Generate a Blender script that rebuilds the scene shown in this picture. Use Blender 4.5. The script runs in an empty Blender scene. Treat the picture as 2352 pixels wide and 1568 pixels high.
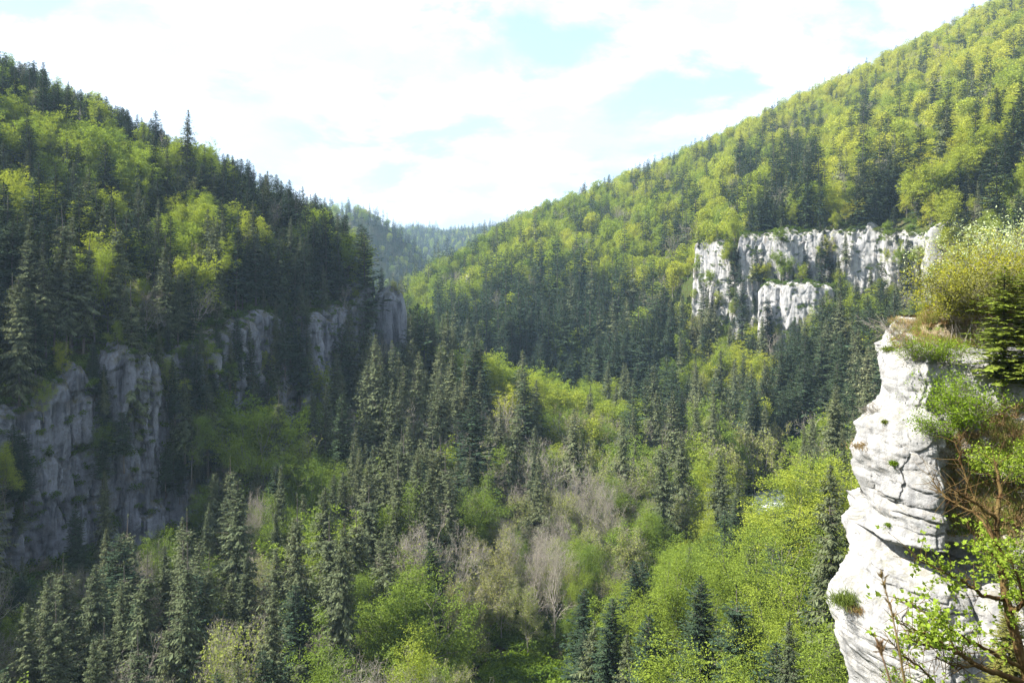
import bpy, math, random
import numpy as np
from mathutils import Vector

# ------------------------------------------------------------------ camera, sky, sun, exposure
SC = bpy.context.scene
COL = SC.collection
FPX, PCX, HOR = 1957.0, 1176.0, 640.0          # focal length / principal column / horizon row, in a 2352 px wide picture

cam_data = bpy.data.cameras.new("camera")
cam_data.sensor_width = 36.0
cam_data.lens = 36.0 * FPX / 2352.0
cam_data.shift_y = -(784.0 - HOR) / 2352.0
cam_data.clip_start = 0.1
cam_data.clip_end = 20000.0
cam = bpy.data.objects.new("camera", cam_data)
cam.location = (0, 0, 0)
cam.rotation_euler = (math.radians(90), 0, 0)
COL.objects.link(cam)
SC.camera = cam

SUN_EL = math.radians(46.0)
SUN_DIR = Vector((-0.99, -0.11, 0)).normalized() * math.cos(SUN_EL) + Vector((0, 0, math.sin(SUN_EL)))
SUN_STRENGTH = 5.0
EXPOSURE = 1.85
SKY_STRENGTH = 0.07
CLOUD = 0.425

world = bpy.data.worlds.new("World")
SC.world = world
world.use_nodes = True
wt = world.node_tree
wt.nodes.clear()
def wn(t, **kw):
    n = wt.nodes.new(t)
    for k, v in kw.items():
        setattr(n, k, v)
    return n
def wmath(op, a, b=None):
    n = wn('ShaderNodeMath', operation=op)
    for i, q in enumerate((a, b)):
        if q is None: continue
        if isinstance(q, (int, float)): n.inputs[i].default_value = q
        else: wt.links.new(q, n.inputs[i])
    return n.outputs[0]
sky = wn('ShaderNodeTexSky', sky_type='NISHITA')
sky.sun_disc = False
sky.sun_elevation = SUN_EL
sky.sun_rotation = math.atan2(SUN_DIR.x, SUN_DIR.y)
sky.altitude = 500.0
sky.air_density = 1.0
sky.dust_density = 0.6
tc = wn('ShaderNodeTexCoord')
sep = wn('ShaderNodeSeparateXYZ')
wt.links.new(tc.outputs['Generated'], sep.inputs[0])
zc = wmath('ADD', wmath('MAXIMUM', sep.outputs[2], 0.0), 0.30)
comb = wn('ShaderNodeCombineXYZ')
wt.links.new(wmath('DIVIDE', sep.outputs[0], zc), comb.inputs[0])
wt.links.new(wmath('DIVIDE', sep.outputs[1], zc), comb.inputs[1])
CLOUD_OFF = (3.7, 1.9, 0.0)
mapn = wn('ShaderNodeMapping')
mapn.inputs['Location'].default_value = CLOUD_OFF
wt.links.new(comb.outputs[0], mapn.inputs[0])
def wnoise(scale, detail, rough, dist=0.0):
    n = wn('ShaderNodeTexNoise')
    n.inputs['Scale'].default_value = scale
    n.inputs['Detail'].default_value = detail
    n.inputs['Roughness'].default_value = rough
    n.inputs['Distortion'].default_value = dist
    wt.links.new(mapn.outputs[0], n.inputs['Vector'])
    return n.outputs['Fac']
def wramp(v, a, b):
    n = wn('ShaderNodeMapRange', interpolation_type='SMOOTHSTEP')
    n.inputs[1].default_value = a; n.inputs[2].default_value = b
    wt.links.new(v, n.inputs[0])
    return n.outputs[0]
cover = wramp(wnoise(2.6, 9.0, 0.58, 0.25), 0.385, 0.535)
tone = wramp(wnoise(3.4, 7.0, 0.58), 0.38, 0.62)
ctone = wn('ShaderNodeMixRGB')
ctone.inputs[1].default_value = (CLOUD * 0.60, CLOUD * 0.65, CLOUD * 0.73, 1)
ctone.inputs[2].default_value = (CLOUD * 1.05, CLOUD * 1.15, CLOUD * 1.36, 1)
wt.links.new(tone, ctone.inputs[0])
skyb = wn('ShaderNodeMixRGB', blend_type='MULTIPLY')
skyb.inputs[0].default_value = 1.0
skyb.inputs[2].default_value = (SKY_STRENGTH,) * 3 + (1,)
wt.links.new(sky.outputs[0], skyb.inputs[1])
# thin high cloud over all of it, thick cloud where the noise says so
veil = wn('ShaderNodeMixRGB')
veil.inputs[0].default_value = 0.62
wt.links.new(skyb.outputs[0], veil.inputs[1])
veil.inputs[2].default_value = (0.44 * CLOUD, 0.55 * CLOUD, 0.66 * CLOUD, 1)
mixc = wn('ShaderNodeMixRGB')
wt.links.new(cover, mixc.inputs[0])
wt.links.new(veil.outputs[0], mixc.inputs[1])
wt.links.new(ctone.outputs[0], mixc.inputs[2])
bg = wn('ShaderNodeBackground')
bg.inputs[1].default_value = 1.0
wt.links.new(mixc.outputs[0], bg.inputs[0])
wout = wn('ShaderNodeOutputWorld')
wt.links.new(bg.outputs[0], wout.inputs[0])

sun_data = bpy.data.lights.new("sun", 'SUN')
sun_data.energy = SUN_STRENGTH
sun_data.angle = math.radians(0.5)
sun_data.color = (1.0, 0.94, 0.84)
sun = bpy.data.objects.new("sun", sun_data)
sun.rotation_euler = SUN_DIR.to_track_quat('Z', 'Y').to_euler()
COL.objects.link(sun)

vs = SC.view_settings
vs.view_transform = 'Standard'
vs.look = 'None'
vs.exposure = EXPOSURE
vs.gamma = 1.0
vs.use_curve_mapping = False
cam_data.dof.use_dof = True
cam_data.dof.focus_distance = 140.0
cam_data.dof.aperture_fstop = 8.0
SC.cycles.use_denoising = True
SC.cycles.denoiser = 'OPENIMAGEDENOISE'
SC.cycles.denoising_input_passes = 'RGB_ALBEDO_NORMAL'
SC.cycles.denoising_prefilter = 'NONE'
SC.cycles.max_bounces = 5
SC.cycles.diffuse_bounces = 2
SC.cycles.transmission_bounces = 4
SC.cycles.volume_bounces = 1
SC.cycles.transparent_max_bounces = 4
SC.cycles.caustics_reflective = False
SC.cycles.caustics_refractive = False

# ------------------------------------------------------------------ helpers
RNG = np.random.default_rng(7)

def P(px, py, y):
    """The point of the valley that stands y metres ahead in the direction of a picture point."""
    return ((px - PCX) / FPX * y, y, (HOR - py) / FPX * y)

def to_px(x, y, z):
    return PCX + FPX * x / y, HOR - FPX * z / y

def _hash(ix, iy, iz, seed):
    n = (ix.astype(np.int64) * 374761393 + iy.astype(np.int64) * 668265263 + iz.astype(np.int64) * 2147483647 + seed * 974711) & 0xFFFFFFFF
    n = ((n ^ (n >> 13)) * 1274126177) & 0xFFFFFFFF
    n = ((n ^ (n >> 16)) * 2246822519) & 0xFFFFFFFF
    return ((n ^ (n >> 15)) & 0xFFFFFF) / float(0xFFFFFF)

def vnoise(x, y, z, seed=0):
    x, y, z = np.broadcast_arrays(np.asarray(x, float), np.asarray(y, float), np.asarray(z, float))
    ix, iy, iz = np.floor(x), np.floor(y), np.floor(z)
    fx, fy, fz = x - ix, y - iy, z - iz
    fx, fy, fz = [f * f * f * (f * (f * 6 - 15) + 10) for f in (fx, fy, fz)]
    r = 0
    for dx in (0, 1):
        for dy in (0, 1):
            for dz in (0, 1):
                w = (fx if dx else 1 - fx) * (fy if dy else 1 - fy) * (fz if dz else 1 - fz)
                r = r + w * _hash(ix + dx, iy + dy, iz + dz, seed)
    return r * 2 - 1

def fbm(x, y, z, octaves=4, seed=0, gain=0.5):
    r, a, f, t = 0, 1.0, 1.0, 0
    for o in range(octaves):
        r = r + a * vnoise(np.asarray(x) * f, np.asarray(y) * f, np.asarray(z) * f, seed + o * 17)
        t += a; a *= gain; f *= 2.03
    return r / t

def cells(x, y, seed=0, jit=0.85):
    """cellular pattern: a random value per cell and the distance to the nearest joint"""
    x, y = np.broadcast_arrays(np.asarray(x, float), np.asarray(y, float))
    ix, iy = np.floor(x), np.floor(y)
    f1 = np.full(x.shape, 9.0); f2 = np.full(x.shape, 9.0); val = np.zeros(x.shape); ox = np.zeros(x.shape); oy = np.zeros(x.shape)
    for dx in (-1, 0, 1):
        for dy in (-1, 0, 1):
            cx, cy = ix + dx, iy + dy
            qx = cx + .5 + jit * (_hash(cx, cy, cx * 0, seed) - .5); qy = cy + .5 + jit * (_hash(cx, cy, cx * 0 + 1, seed) - .5)
            d = np.hypot(x - qx, y - qy); v = _hash(cx, cy, cx * 0 + 2, seed)
            m = d < f1
            f2 = np.where(m, f1, np.minimum(f2, d)); val = np.where(m, v, val); ox = np.where(m, x - qx, ox); oy = np.where(m, y - qy, oy); f1 = np.where(m, d, f1)
    return val, f2 - f1, ox, oy

def sstep(a, b, x):
    t = np.clip((x - a) / (b - a), 0, 1)
    return t * t * (3 - 2 * t)

class MB:
    """Collects polygons of one mesh."""
    def __init__(self):
        self.v, self.f, self.m, self.n = [], [], [], 0
    def quads(self, a, b, c, d, mat=0):
        k = len(a)
        self.v.append(np.stack([a, b, c, d], 1).reshape(-1, 3))
        self.f.append(np.arange(k * 4).reshape(k, 4) + self.n)
        self.m.append(np.full(k, mat)); self.n += k * 4
    def grid(self, pts, mat=0, flip=False):
        nu, nv = pts.shape[:2]
        self.v.append(pts.reshape(-1, 3))
        i = np.arange(nu * nv).reshape(nu, nv) + self.n
        q = np.stack([i[:-1, :-1], i[1:, :-1], i[1:, 1:], i[:-1, 1:]], -1).reshape(-1, 4)
        if flip: q = q[:, ::-1]
        self.f.append(q); self.m.append(np.full(len(q), mat)); self.n += nu * nv
    def tubes(self, p0, p1, r0, r1, sides=5, mat=0):
        p0, p1 = np.asarray(p0, float).reshape(-1, 3), np.asarray(p1, float).reshape(-1, 3)
        k = len(p0)
        if not k: return
        r0 = np.broadcast_to(np.asarray(r0, float), (k,)); r1 = np.broadcast_to(np.asarray(r1, float), (k,))
        d = p1 - p0
        d = d / (np.linalg.norm(d, axis=1, keepdims=True) + 1e-9)
        up = np.where(np.abs(d[:, 2:3]) > 0.9, np.array([[1.0, 0, 0]]), np.array([[0, 0, 1.0]]))
        u = np.cross(d, up); u /= np.linalg.norm(u, axis=1, keepdims=True) + 1e-9
        w = np.cross(d, u)
        an = np.arange(sides) * 2 * np.pi / sides
        ring = u[:, None] * np.cos(an)[None, :, None] + w[:, None] * np.sin(an)[None, :, None]
        A = p0[:, None] + ring * r0[:, None, None]
        B = p1[:, None] + ring * r1[:, None, None]
        self.v.append(np.concatenate([A, B], 1).reshape(-1, 3))
        base = (np.arange(k) * 2 * sides)[:, None] + self.n
        j = np.arange(sides); j2 = (j + 1) % sides
        q = np.stack([base + j, base + j2, base + j2 + sides, base + j + sides], -1).reshape(-1, 4)
        self.f.append(q); self.m.append(np.full(len(q), mat)); self.n += k * 2 * sides
    def path(self, pts, radii, sides=6, mat=0):
        pts = np.asarray(pts, float); radii = np.asarray(radii, float)
        self.tubes(pts[:-1], pts[1:], radii[:-1], radii[1:], sides, mat)
    def mesh(self, name, mats, smooth=False):
        me = bpy.data.meshes.new(name)
        v = np.concatenate(self.v).astype(np.float32)
        f = np.concatenate(self.f).astype(np.int32)
        me.vertices.add(len(v)); me.vertices.foreach_set('co', v.ravel())
        me.loops.add(f.size); me.loops.foreach_set('vertex_index', f.ravel())
        me.polygons.add(len(f))
        me.polygons.foreach_set('loop_start', np.arange(len(f), dtype=np.int32) * 4)
        me.polygons.foreach_set('material_index', np.concatenate(self.m).astype(np.int32))
        if smooth:
            me.polygons.foreach_set('use_smooth', np.ones(len(f), dtype=bool))
        for m in mats: me.materials.append(m)
        me.update(calc_edges=True)
        return me

def obj(name, mesh, parent=None, loc=None, rz=None, scale=None):
    o = bpy.data.objects.new(name, mesh)
    COL.objects.link(o)
    if parent is not None: o.parent = parent
    if loc is not None: o.location = loc
    if rz is not None: o.rotation_euler = (0, 0, rz)
    if scale is not None: o.scale = scale if hasattr(scale, '__len__') else (scale,) * 3
    return o

def tag(o, label=None, cat=None, group=None, kind=None):
    if label: o['label'] = label
    if cat: o['category'] = cat
    if group: o['group'] = group
    if kind: o['kind'] = kind
    return o

# ------------------------------------------------------------------ materials
def new_mat(name):
    m = bpy.data.materials.new(name)
    m.use_nodes = True
    m.node_tree.nodes.clear()
    return m, m.node_tree

def N(t, kind, **kw):
    n = t.nodes.new(kind)
    for k, v in kw.items(): setattr(n, k, v)
    return n

def nmix(t, fac, a, b, blend='MIX'):
    n = N(t, 'ShaderNodeMixRGB', blend_type=blend)
    for i, q in enumerate((fac, a, b)):
        if isinstance(q, (int, float)): n.inputs[i].default_value = q
        elif isinstance(q, tuple): n.inputs[i].default_value = q if len(q) == 4 else q + (1,)
        else: t.links.new(q, n.inputs[i])
    return n.outputs[0]

def nrange(t, v, a, b, c=0.0, d=1.0):
    n = N(t, 'ShaderNodeMapRange')
    for i, q in enumerate((a, b, c, d)): n.inputs[i + 1].default_value = q
    t.links.new(v, n.inputs[0])
    return n.outputs[0]

def leaf_mat(name, cols, trans=0.35, var=0.35, tcol=None, gloss=0.0):
    """Foliage: a colour per tree between the given ones, lighter and darker leaves, some light coming through."""
    m, t = new_mat(name)
    oi = N(t, 'ShaderNodeObjectInfo')
    geo = N(t, 'ShaderNodeNewGeometry')
    ramp = N(t, 'ShaderNodeValToRGB')
    el = ramp.color_ramp.elements
    el[0].color = cols[0] + (1,); el[1].color = cols[-1] + (1,)
    for i, c in enumerate(cols[1:-1]):
        e = el.new((i + 1) / (len(cols) - 1)); e.color = c + (1,)
    # stands differ in colour: part chance, part where the tree grows
    nz = N(t, 'ShaderNodeTexNoise'); nz.inputs['Scale'].default_value = 0.011; nz.inputs['Detail'].default_value = 3
    t.links.new(oi.outputs['Location'], nz.inputs['Vector'])
    spx = N(t, 'ShaderNodeSeparateXYZ'); t.links.new(oi.outputs['Location'], spx.inputs[0])
    s1 = N(t, 'ShaderNodeMath', operation='MULTIPLY_ADD'); t.links.new(oi.outputs['Random'], s1.inputs[0]); s1.inputs[1].default_value = 0.55; t.links.new(nrange(t, nz.outputs['Fac'], .3, .7, -.18, .32), s1.inputs[2])
    s2 = N(t, 'ShaderNodeMath', operation='ADD'); t.links.new(s1.outputs[0], s2.inputs[0]); t.links.new(nrange(t, spx.outputs[0], -60, 380, 0.0, 0.50), s2.inputs[1])
    t.links.new(s2.outputs[0], ramp.inputs[0])
    br = nrange(t, geo.outputs['Random Per Island'], 0, 1, 1 - var, 1 + var)
    cb = N(t, 'ShaderNodeCombineXYZ')
    for i in range(3): t.links.new(br, cb.inputs[i])
    col = nmix(t, 1.0, ramp.outputs[0], cb.outputs[0], 'MULTIPLY')
    di = N(t, 'ShaderNodeBsdfDiffuse'); t.links.new(col, di.inputs[0])
    tr = N(t, 'ShaderNodeBsdfTranslucent')
    tc_ = nmix(t, 1.0, col, tcol or (1.05, 1.1, 0.6), 'MULTIPLY')
    t.links.new(tc_, tr.inputs[0])
    mx = N(t, 'ShaderNodeMixShader'); mx.inputs[0].default_value = trans
    t.links.new(di.outputs[0], mx.inputs[1]); t.links.new(tr.outputs[0], mx.inputs[2])
    last = mx.outputs[0]
    if gloss:
        gl = N(t, 'ShaderNodeBsdfGlossy'); gl.inputs['Roughness'].default_value = 0.45
        gl.inputs[0].default_value = (0.9, 0.95, 0.9, 1)
        m2 = N(t, 'ShaderNodeMixShader'); m2.inputs[0].default_value = gloss
        t.links.new(last, m2.inputs[1]); t.links.new(gl.outputs[0], m2.inputs[2]); last = m2.outputs[0]
    out = N(t, 'ShaderNodeOutputMaterial'); t.links.new(last, out.inputs[0])
    return m

def bark_mat(name, a, b, scale=3.0):
    m, t = new_mat(name)
    tcn = N(t, 'ShaderNodeTexCoord')
    no = N(t, 'ShaderNodeTexNoise'); no.inputs['Scale'].default_value = scale; no.inputs['Detail'].default_value = 5
    t.links.new(tcn.outputs['Object'], no.inputs['Vector'])
    col = nmix(t, nrange(t, no.outputs['Fac'], 0.35, 0.65), a, b)
    d = N(t, 'ShaderNodeBsdfDiffuse'); t.links.new(col, d.inputs[0])
    out = N(t, 'ShaderNodeOutputMaterial'); t.links.new(d.outputs[0], out.inputs[0])
    return m

M_FIR = leaf_mat('fir_needles', [(0.030, 0.050, 0.031), (0.042, 0.066, 0.036), (0.058, 0.082, 0.040)], 0.12, 0.45)
M_SPRUCE = leaf_mat('spruce_needles', [(0.066, 0.084, 0.046), (0.088, 0.104, 0.054), (0.118, 0.128, 0.066)], 0.15, 0.45)
M_BEECH = leaf_mat('beech_leaves', [(0.140, 0.200, 0.036), (0.215, 0.275, 0.042), (0.300, 0.335, 0.048), (0.395, 0.395, 0.058)], 0.42, 0.30)
M_MAPLE = leaf_mat('maple_leaves', [(0.115, 0.170, 0.036), (0.160, 0.222, 0.038), (0.205, 0.258, 0.042)], 0.42, 0.30)
M_BUD = leaf_mat('opening_buds', [(0.190, 0.235, 0.060), (0.230, 0.255, 0.065), (0.235, 0.215, 0.080)], 0.38, 0.35)
M_UNDER = leaf_mat('undergrowth_leaves', [(0.060, 0.105, 0.020), (0.095, 0.150, 0.024), (0.125, 0.150, 0.035)], 0.35, 0.40)
M_SHRUB = leaf_mat('shrub_leaves', [(0.150, 0.235, 0.022), (0.185, 0.250, 0.025)], 0.42, 0.30)
M_YELLOW = leaf_mat('yellow_shrub_leaves', [(0.265, 0.275, 0.030), (0.310, 0.295, 0.036)], 0.42, 0.30)
M_PALE = leaf_mat('whitebeam_leaves', [(0.420, 0.480, 0.300), (0.380, 0.450, 0.230)], 0.35, 0.30)
M_SAPLING = leaf_mat('sapling_needles', [(0.130, 0.175, 0.028), (0.155, 0.190, 0.030)], 0.25, 0.40)
M_TAWNY = leaf_mat('tawny_needles', [(0.120, 0.130, 0.034), (0.145, 0.145, 0.036)], 0.2, 0.40)
M_LIME = leaf_mat('young_maple_leaves', [(0.205, 0.285, 0.035), (0.235, 0.305, 0.040)], 0.45, 0.25)
M_IVY = leaf_mat('ivy_leaves', [(0.130, 0.190, 0.030), (0.160, 0.210, 0.035)], 0.25, 0.40)
M_GRASS = leaf_mat('grass_blades', [(0.150, 0.200, 0.045), (0.230, 0.210, 0.070)], 0.35, 0.40)
M_DRY = leaf_mat('dry_grass_blades', [(0.300, 0.215, 0.110), (0.250, 0.160, 0.075)], 0.3, 0.40)
M_STALK = leaf_mat('dry_stalk_skin', [(0.180, 0.135, 0.060), (0.200, 0.120, 0.075)], 0.2, 0.2)
M_BARKC = bark_mat('conifer_bark', (0.085, 0.072, 0.060), (0.150, 0.135, 0.120))
M_BARKB = bark_mat('beech_bark', (0.120, 0.110, 0.095), (0.230, 0.215, 0.190))
M_TWIG = bark_mat('bare_twigs', (0.215, 0.190, 0.160), (0.330, 0.305, 0.265))
M_MOSSY = bark_mat('mossy_bark', (0.070, 0.040, 0.020), (0.115, 0.085, 0.034), 7.0)

def rock_mat(name, light, mid, dark, stain, scale=0.25, moss=0.35, bump=0.6, streak=1.0, cracks=0.0):
    m, t = new_mat(name)
    tcn = N(t, 'ShaderNodeTexCoord')
    def noise(sc, detail=6, rough=0.6, vec=None, dist=0.0):
        n = N(t, 'ShaderNodeTexNoise')
        n.inputs['Scale'].default_value = sc; n.inputs['Detail'].default_value = detail
        n.inputs['Roughness'].default_value = rough; n.inputs['Distortion'].default_value = dist
        t.links.new(vec if vec is not None else tcn.outputs['Object'], n.inputs['Vector'])
        return n.outputs['Fac']
    mp = N(t, 'ShaderNodeMapping'); mp.inputs['Scale'].default_value = (1.0, 1.0, 0.16)
    t.links.new(tcn.outputs['Object'], mp.inputs[0])
    n1 = noise(scale * 1.1)
    col = nmix(t, nrange(t, n1, 0.35, 0.62), mid, light)
    st = noise(scale * 3.2, 6, 0.65, mp.outputs[0], 0.4)
    col = nmix(t, nrange(t, st, 0.47, 0.62, 0.0, 0.72 * streak), col, dark)
    n2 = noise(scale * 2.4, 5, 0.6, None, 0.8)
    col = nmix(t, nrange(t, n2, 0.55, 0.75, 0.0, 0.55), col, stain)
    fine = noise(scale * 22, 5, 0.7)
    col = nmix(t, nrange(t, fine, 0.25, 0.8, 0.55, 0.0), col, dark)
    geo = N(t, 'ShaderNodeNewGeometry')
    sp = N(t, 'ShaderNodeSeparateXYZ'); t.links.new(geo.outputs['Normal'], sp.inputs[0])
    n3 = noise(scale * 5, 5, 0.7)
    a = N(t, 'ShaderNodeMath', operation='MULTIPLY'); t.links.new(nrange(t, sp.outputs[2], 0.25, 0.75), a.inputs[0]); t.links.new(nrange(t, n3, 0.42, 0.60), a.inputs[1])
    b = N(t, 'ShaderNodeMath', operation='MULTIPLY'); t.links.new(a.outputs[0], b.inputs[0]); b.inputs[1].default_value = moss
    col = nmix(t, b.outputs[0], col, (0.10, 0.095, 0.040))
    bs = N(t, 'ShaderNodeBsdfDiffuse'); t.links.new(col, bs.inputs[0]); bs.inputs['Roughness'].default_value = 0.6
    hsum = N(t, 'ShaderNodeMath', operation='ADD'); t.links.new(noise(scale * 9, 8, 0.7), hsum.inputs[0]); t.links.new(fine, hsum.inputs[1])
    bp = N(t, 'ShaderNodeBump'); bp.inputs['Strength'].default_value = bump; bp.inputs['Distance'].default_value = 0.12 / scale * 0.25
    t.links.new(hsum.outputs[0], bp.inputs['Height']); t.links.new(bp.outputs[0], bs.inputs['Normal'])
    out = N(t, 'ShaderNodeOutputMaterial'); t.links.new(bs.outputs[0], out.inputs[0])
    return m

M_ROCK_L = rock_mat('shade_tinted_limestone', (0.34, 0.36, 0.41), (0.20, 0.215, 0.255), (0.05, 0.054, 0.066), (0.19, 0.165, 0.13), 0.10, 0.8, 0.9, 1.25)  # grey stone, with the dark blue cast of the cliffs' shade put into its colours
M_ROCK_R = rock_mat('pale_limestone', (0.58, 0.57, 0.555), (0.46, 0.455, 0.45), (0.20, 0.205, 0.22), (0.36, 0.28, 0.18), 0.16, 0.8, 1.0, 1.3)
M_ROCK_N = rock_mat('white_limestone', (0.47, 0.465, 0.455), (0.37, 0.37, 0.37), (0.16, 0.163, 0.172), (0.37, 0.31, 0.235), 0.50, 0.45, 1.0, 0.9)

def ground_mat():
    m, t = new_mat('forest_floor')
    tcn = N(t, 'ShaderNodeTexCoord')
    def noise(sc, d=6):
        n = N(t, 'ShaderNodeTexNoise'); n.inputs['Scale'].default_value = sc; n.inputs['Detail'].default_value = d
        t.links.new(tcn.outputs['Object'], n.inputs['Vector']); return n.outputs['Fac']
    col = nmix(t, nrange(t, noise(0.06), 0.4, 0.6), (0.045, 0.055, 0.018), (0.075, 0.062, 0.036))
    col = nmix(t, nrange(t, noise(0.7), 0.45, 0.7), col, (0.050, 0.080, 0.018))
    d = N(t, 'ShaderNodeBsdfDiffuse'); t.links.new(col, d.inputs[0])
    bp = N(t, 'ShaderNodeBump'); bp.inputs['Strength'].default_value = 0.8; bp.inputs['Distance'].default_value = 0.6
    t.links.new(noise(1.3), bp.inputs['Height']); t.links.new(bp.outputs[0], d.inputs['Normal'])
    out = N(t, 'ShaderNodeOutputMaterial'); t.links.new(d.outputs[0], out.inputs[0])
    return m
M_GROUND = ground_mat()

# ------------------------------------------------------------------ terrain
def rbf(points):
    p = np.array(points, float)
    xy, z = p[:, :2] / 100.0, p[:, 2]
    d = np.linalg.norm(xy[:, None] - xy[None], axis=2)
    n = len(p)
    A = np.zeros((n + 3, n + 3))
    A[:n, :n] = d + np.eye(n) * 0.01        # linear kernel: no overshoot
    A[:n, n] = 1; A[:n, n + 1:] = xy; A[n, :n] = 1; A[n + 1:, :n] = xy.T
    w = np.linalg.solve(A, np.concatenate([z, np.zeros(3)]))
    def f(x, y):
        x, y = np.asarray(x, float) / 100, np.asarray(y, float) / 100
        s = w[n] + w[n + 1] * x + w[n + 2] * y
        for i in range(n):
            s = s + w[i] * np.sqrt((x - xy[i, 0]) ** 2 + (y - xy[i, 1]) ** 2 + 0.012)
        return s
    return f

def polydist(poly):
    poly = np.array(poly, float)
    seg = poly[1:] - poly[:-1]
    ln = np.linalg.norm(seg, axis=1)
    cum = np.concatenate([[0], np.cumsum(ln)])
    def f(x, y):
        """signed distance (left of the line positive) and arc length"""
        x, y = np.asarray(x, float), np.asarray(y, float)
        best = np.full(x.shape, 1e18); sd = np.zeros(x.shape); ss = np.zeros(x.shape)
        for i in range(len(seg)):
            dx, dy = x - poly[i, 0], y - poly[i, 1]
            t = np.clip((dx * seg[i, 0] + dy * seg[i, 1]) / ln[i] ** 2, 0, 1)
            ex, ey = dx - t * seg[i, 0], dy - t * seg[i, 1]
            d2 = ex * ex + ey * ey
            side = seg[i, 0] * dy - seg[i, 1] * dx
            m = d2 < best - 1e-9
            best = np.where(m, d2, best); sd = np.where(m, np.sign(side) * np.sqrt(d2), sd); ss = np.where(m, cum[i] + t * ln[i], ss)
        return sd, ss
    return f, cum

CLIFF_L = [(-175, -60), (-160, 40), (-140, 120), (-118, 180), (-106, 200), (-97, 215), (-88, 232), (-85, 268), (-74, 300), (-60, 328),
           (-57, 345), (-68, 375), (-95, 420), (-150, 480), (-230, 560)]
CLIFF_R = [(70, 530), (100, 505), (124, 466), (164, 446), (192, 424), (197, 396), (216, 372), (250, 350), (300, 320)]
CLIFF_N = [(110, 190), (60, 100), (37, 56), (33.5, 45), (40, 34), (16, 13), (3, 1.5), (-3, 0.5), (-10, -10), (-60, -80)]
dL, cumL = polydist(CLIFF_L)
dR, cumR = polydist(CLIFF_R)
dN, cumN = polydist(CLIFF_N)
RIVER = [(-75, 112), (-45, 128), (-16, 147), (8, 160), (27, 182), (45, 215), (62, 250), (80, 280), (93, 300), (115, 318), (150, 325), (210, 320)]
dV, cumV = polydist(RIVER)
RIVER_Z = -77.4

VAL = rbf([
    (-150, 60, -66), (-60, 60, -76), (0, 60, -74), (25, 60, -66), (-110, 130, -68), (-60, 110, -77), (0, 110, -75), (30, 110, -66), (45, 120, -58),
    (-117, 190, -62), (-100, 210, -66), (-82, 240, -62), (-66, 300, -52), (-58, 330, -46),
    (-50, 165, -77), (0, 160, -76), (35, 160, -72), (60, 170, -64), (-40, 225, -75), (5, 225, -76), (45, 225, -76), (85, 230, -70),
    (70, 265, -77), (88, 290, -77), (100, 315, -76), (125, 290, -70), (150, 250, -55), (30, 290, -75), (-20, 285, -70),
    (-46, 342, -49), (-28, 346, -54), (0, 342, -62), (20, 340, -68), (42, 340, -74), (0, 405, -72), (-30, 410, -68), (-60, 430, -60), (60, 390, -74),
    P(1600, 1010, 395), P(1600, 850, 450), P(1640, 720, 490), P(1900, 1020, 330), P(1900, 890, 380), P(1800, 790, 430), P(1950, 760, 420), P(2100, 900, 330), P(2100, 790, 370),
    P(2300, 800, 280), (190, 200, -20), (240, 230, 20), (120, 150, -45), (150, 110, -30),
    P(1300, 900, 470), P(1100, 850, 480), P(1010, 790, 520), P(1450, 860, 480), P(1300, 690, 600), P(1150, 680, 630), P(1450, 680, 580), P(1050, 670, 700),
    P(1120, 590, 770), P(1170, 555, 850), P(1300, 500, 880), P(1400, 465, 900), P(1600, 375, 950), P(1800, 275, 1000), P(2000, 180, 1000), P(2250, 60, 1000), P(2450, -40, 1000),
    P(1600, 590, 560), P(1400, 560, 740), P(1500, 500, 780), P(1700, 420, 720), P(1800, 470, 560), P(1900, 470, 540), P(1950, 350, 700), P(2100, 420, 520), P(2150, 300, 640), P(2250, 430, 420), P(2300, 250, 600), P(2400, 400, 380), P(2200, 150, 820), P(2000, 250, 860),
    P(1160, 580, 1100), (150, 1250, 90), (350, 1400, 180), (700, 1400, 330), (1000, 1000, 420), (800, 500, 300), (450, 250, 120),
    P(1000, 665, 725), P(950, 760, 700), (-135, 720, -62), (-220, 700, -62), (-150, 550, -62), (-110, 900, -55), (-95, 1000, -50), (-30, 950, 40), (60, 1000, 70),
    (-190, 1150, -45), P(905, 700, 1300), P(830, 492, 1450), P(880, 515, 1450), P(930, 555, 1450), P(975, 630, 1450), P(1010, 690, 1450), P(700, 490, 1450), P(900, 640, 1700), P(1000, 690, 1700), P(1100, 660, 1750), P(1250, 560, 1500), P(1300, 560, 1750),
    (-400, 1250, -10), (-500, 900, 40), (-400, 1700, 60), (-700, 1500, 200),
    P(880, 545, 2600), P(960, 534, 2600), P(1030, 547, 2600), P(1130, 532, 2600), P(960, 575, 2300), P(1080, 575, 2300), P(700, 500, 2600), P(1350, 510, 2600), P(1010, 670, 2000), P(900, 660, 1950), P(1120, 660, 2000),
    (-400, 3400, 60), (100, 3400, 60), (800, 3200, 150), (-1500, 2600, 250), (1600, 2000, 350), (-1400, 600, 120), (1500, 300, 350),
])
HILL = rbf([
    P(0, 250, 330), P(200, 315, 340), P(400, 415, 345), P(560, 490, 345), P(700, 555, 345), P(830, 690, 335), P(-300, 120, 330), P(-700, 60, 330),
    P(0, 930, 190), P(150, 880, 202), P(300, 800, 217), P(430, 800, 233), P(560, 745, 272), P(700, 745, 302), P(810, 735, 328),
    P(300, 590, 285), P(100, 560, 265), P(600, 620, 322), P(450, 540, 310), P(200, 450, 310),
    (-220, 500, 60), (-140, 490, 20), (-70, 450, -35), (-110, 560, -30), (-250, 190, 30), (-240, 90, 25), (-230, 0, 20), (-400, 100, 100), (-450, 350, 150), (-600, 0, 150), (-300, 650, 20),
])
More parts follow.
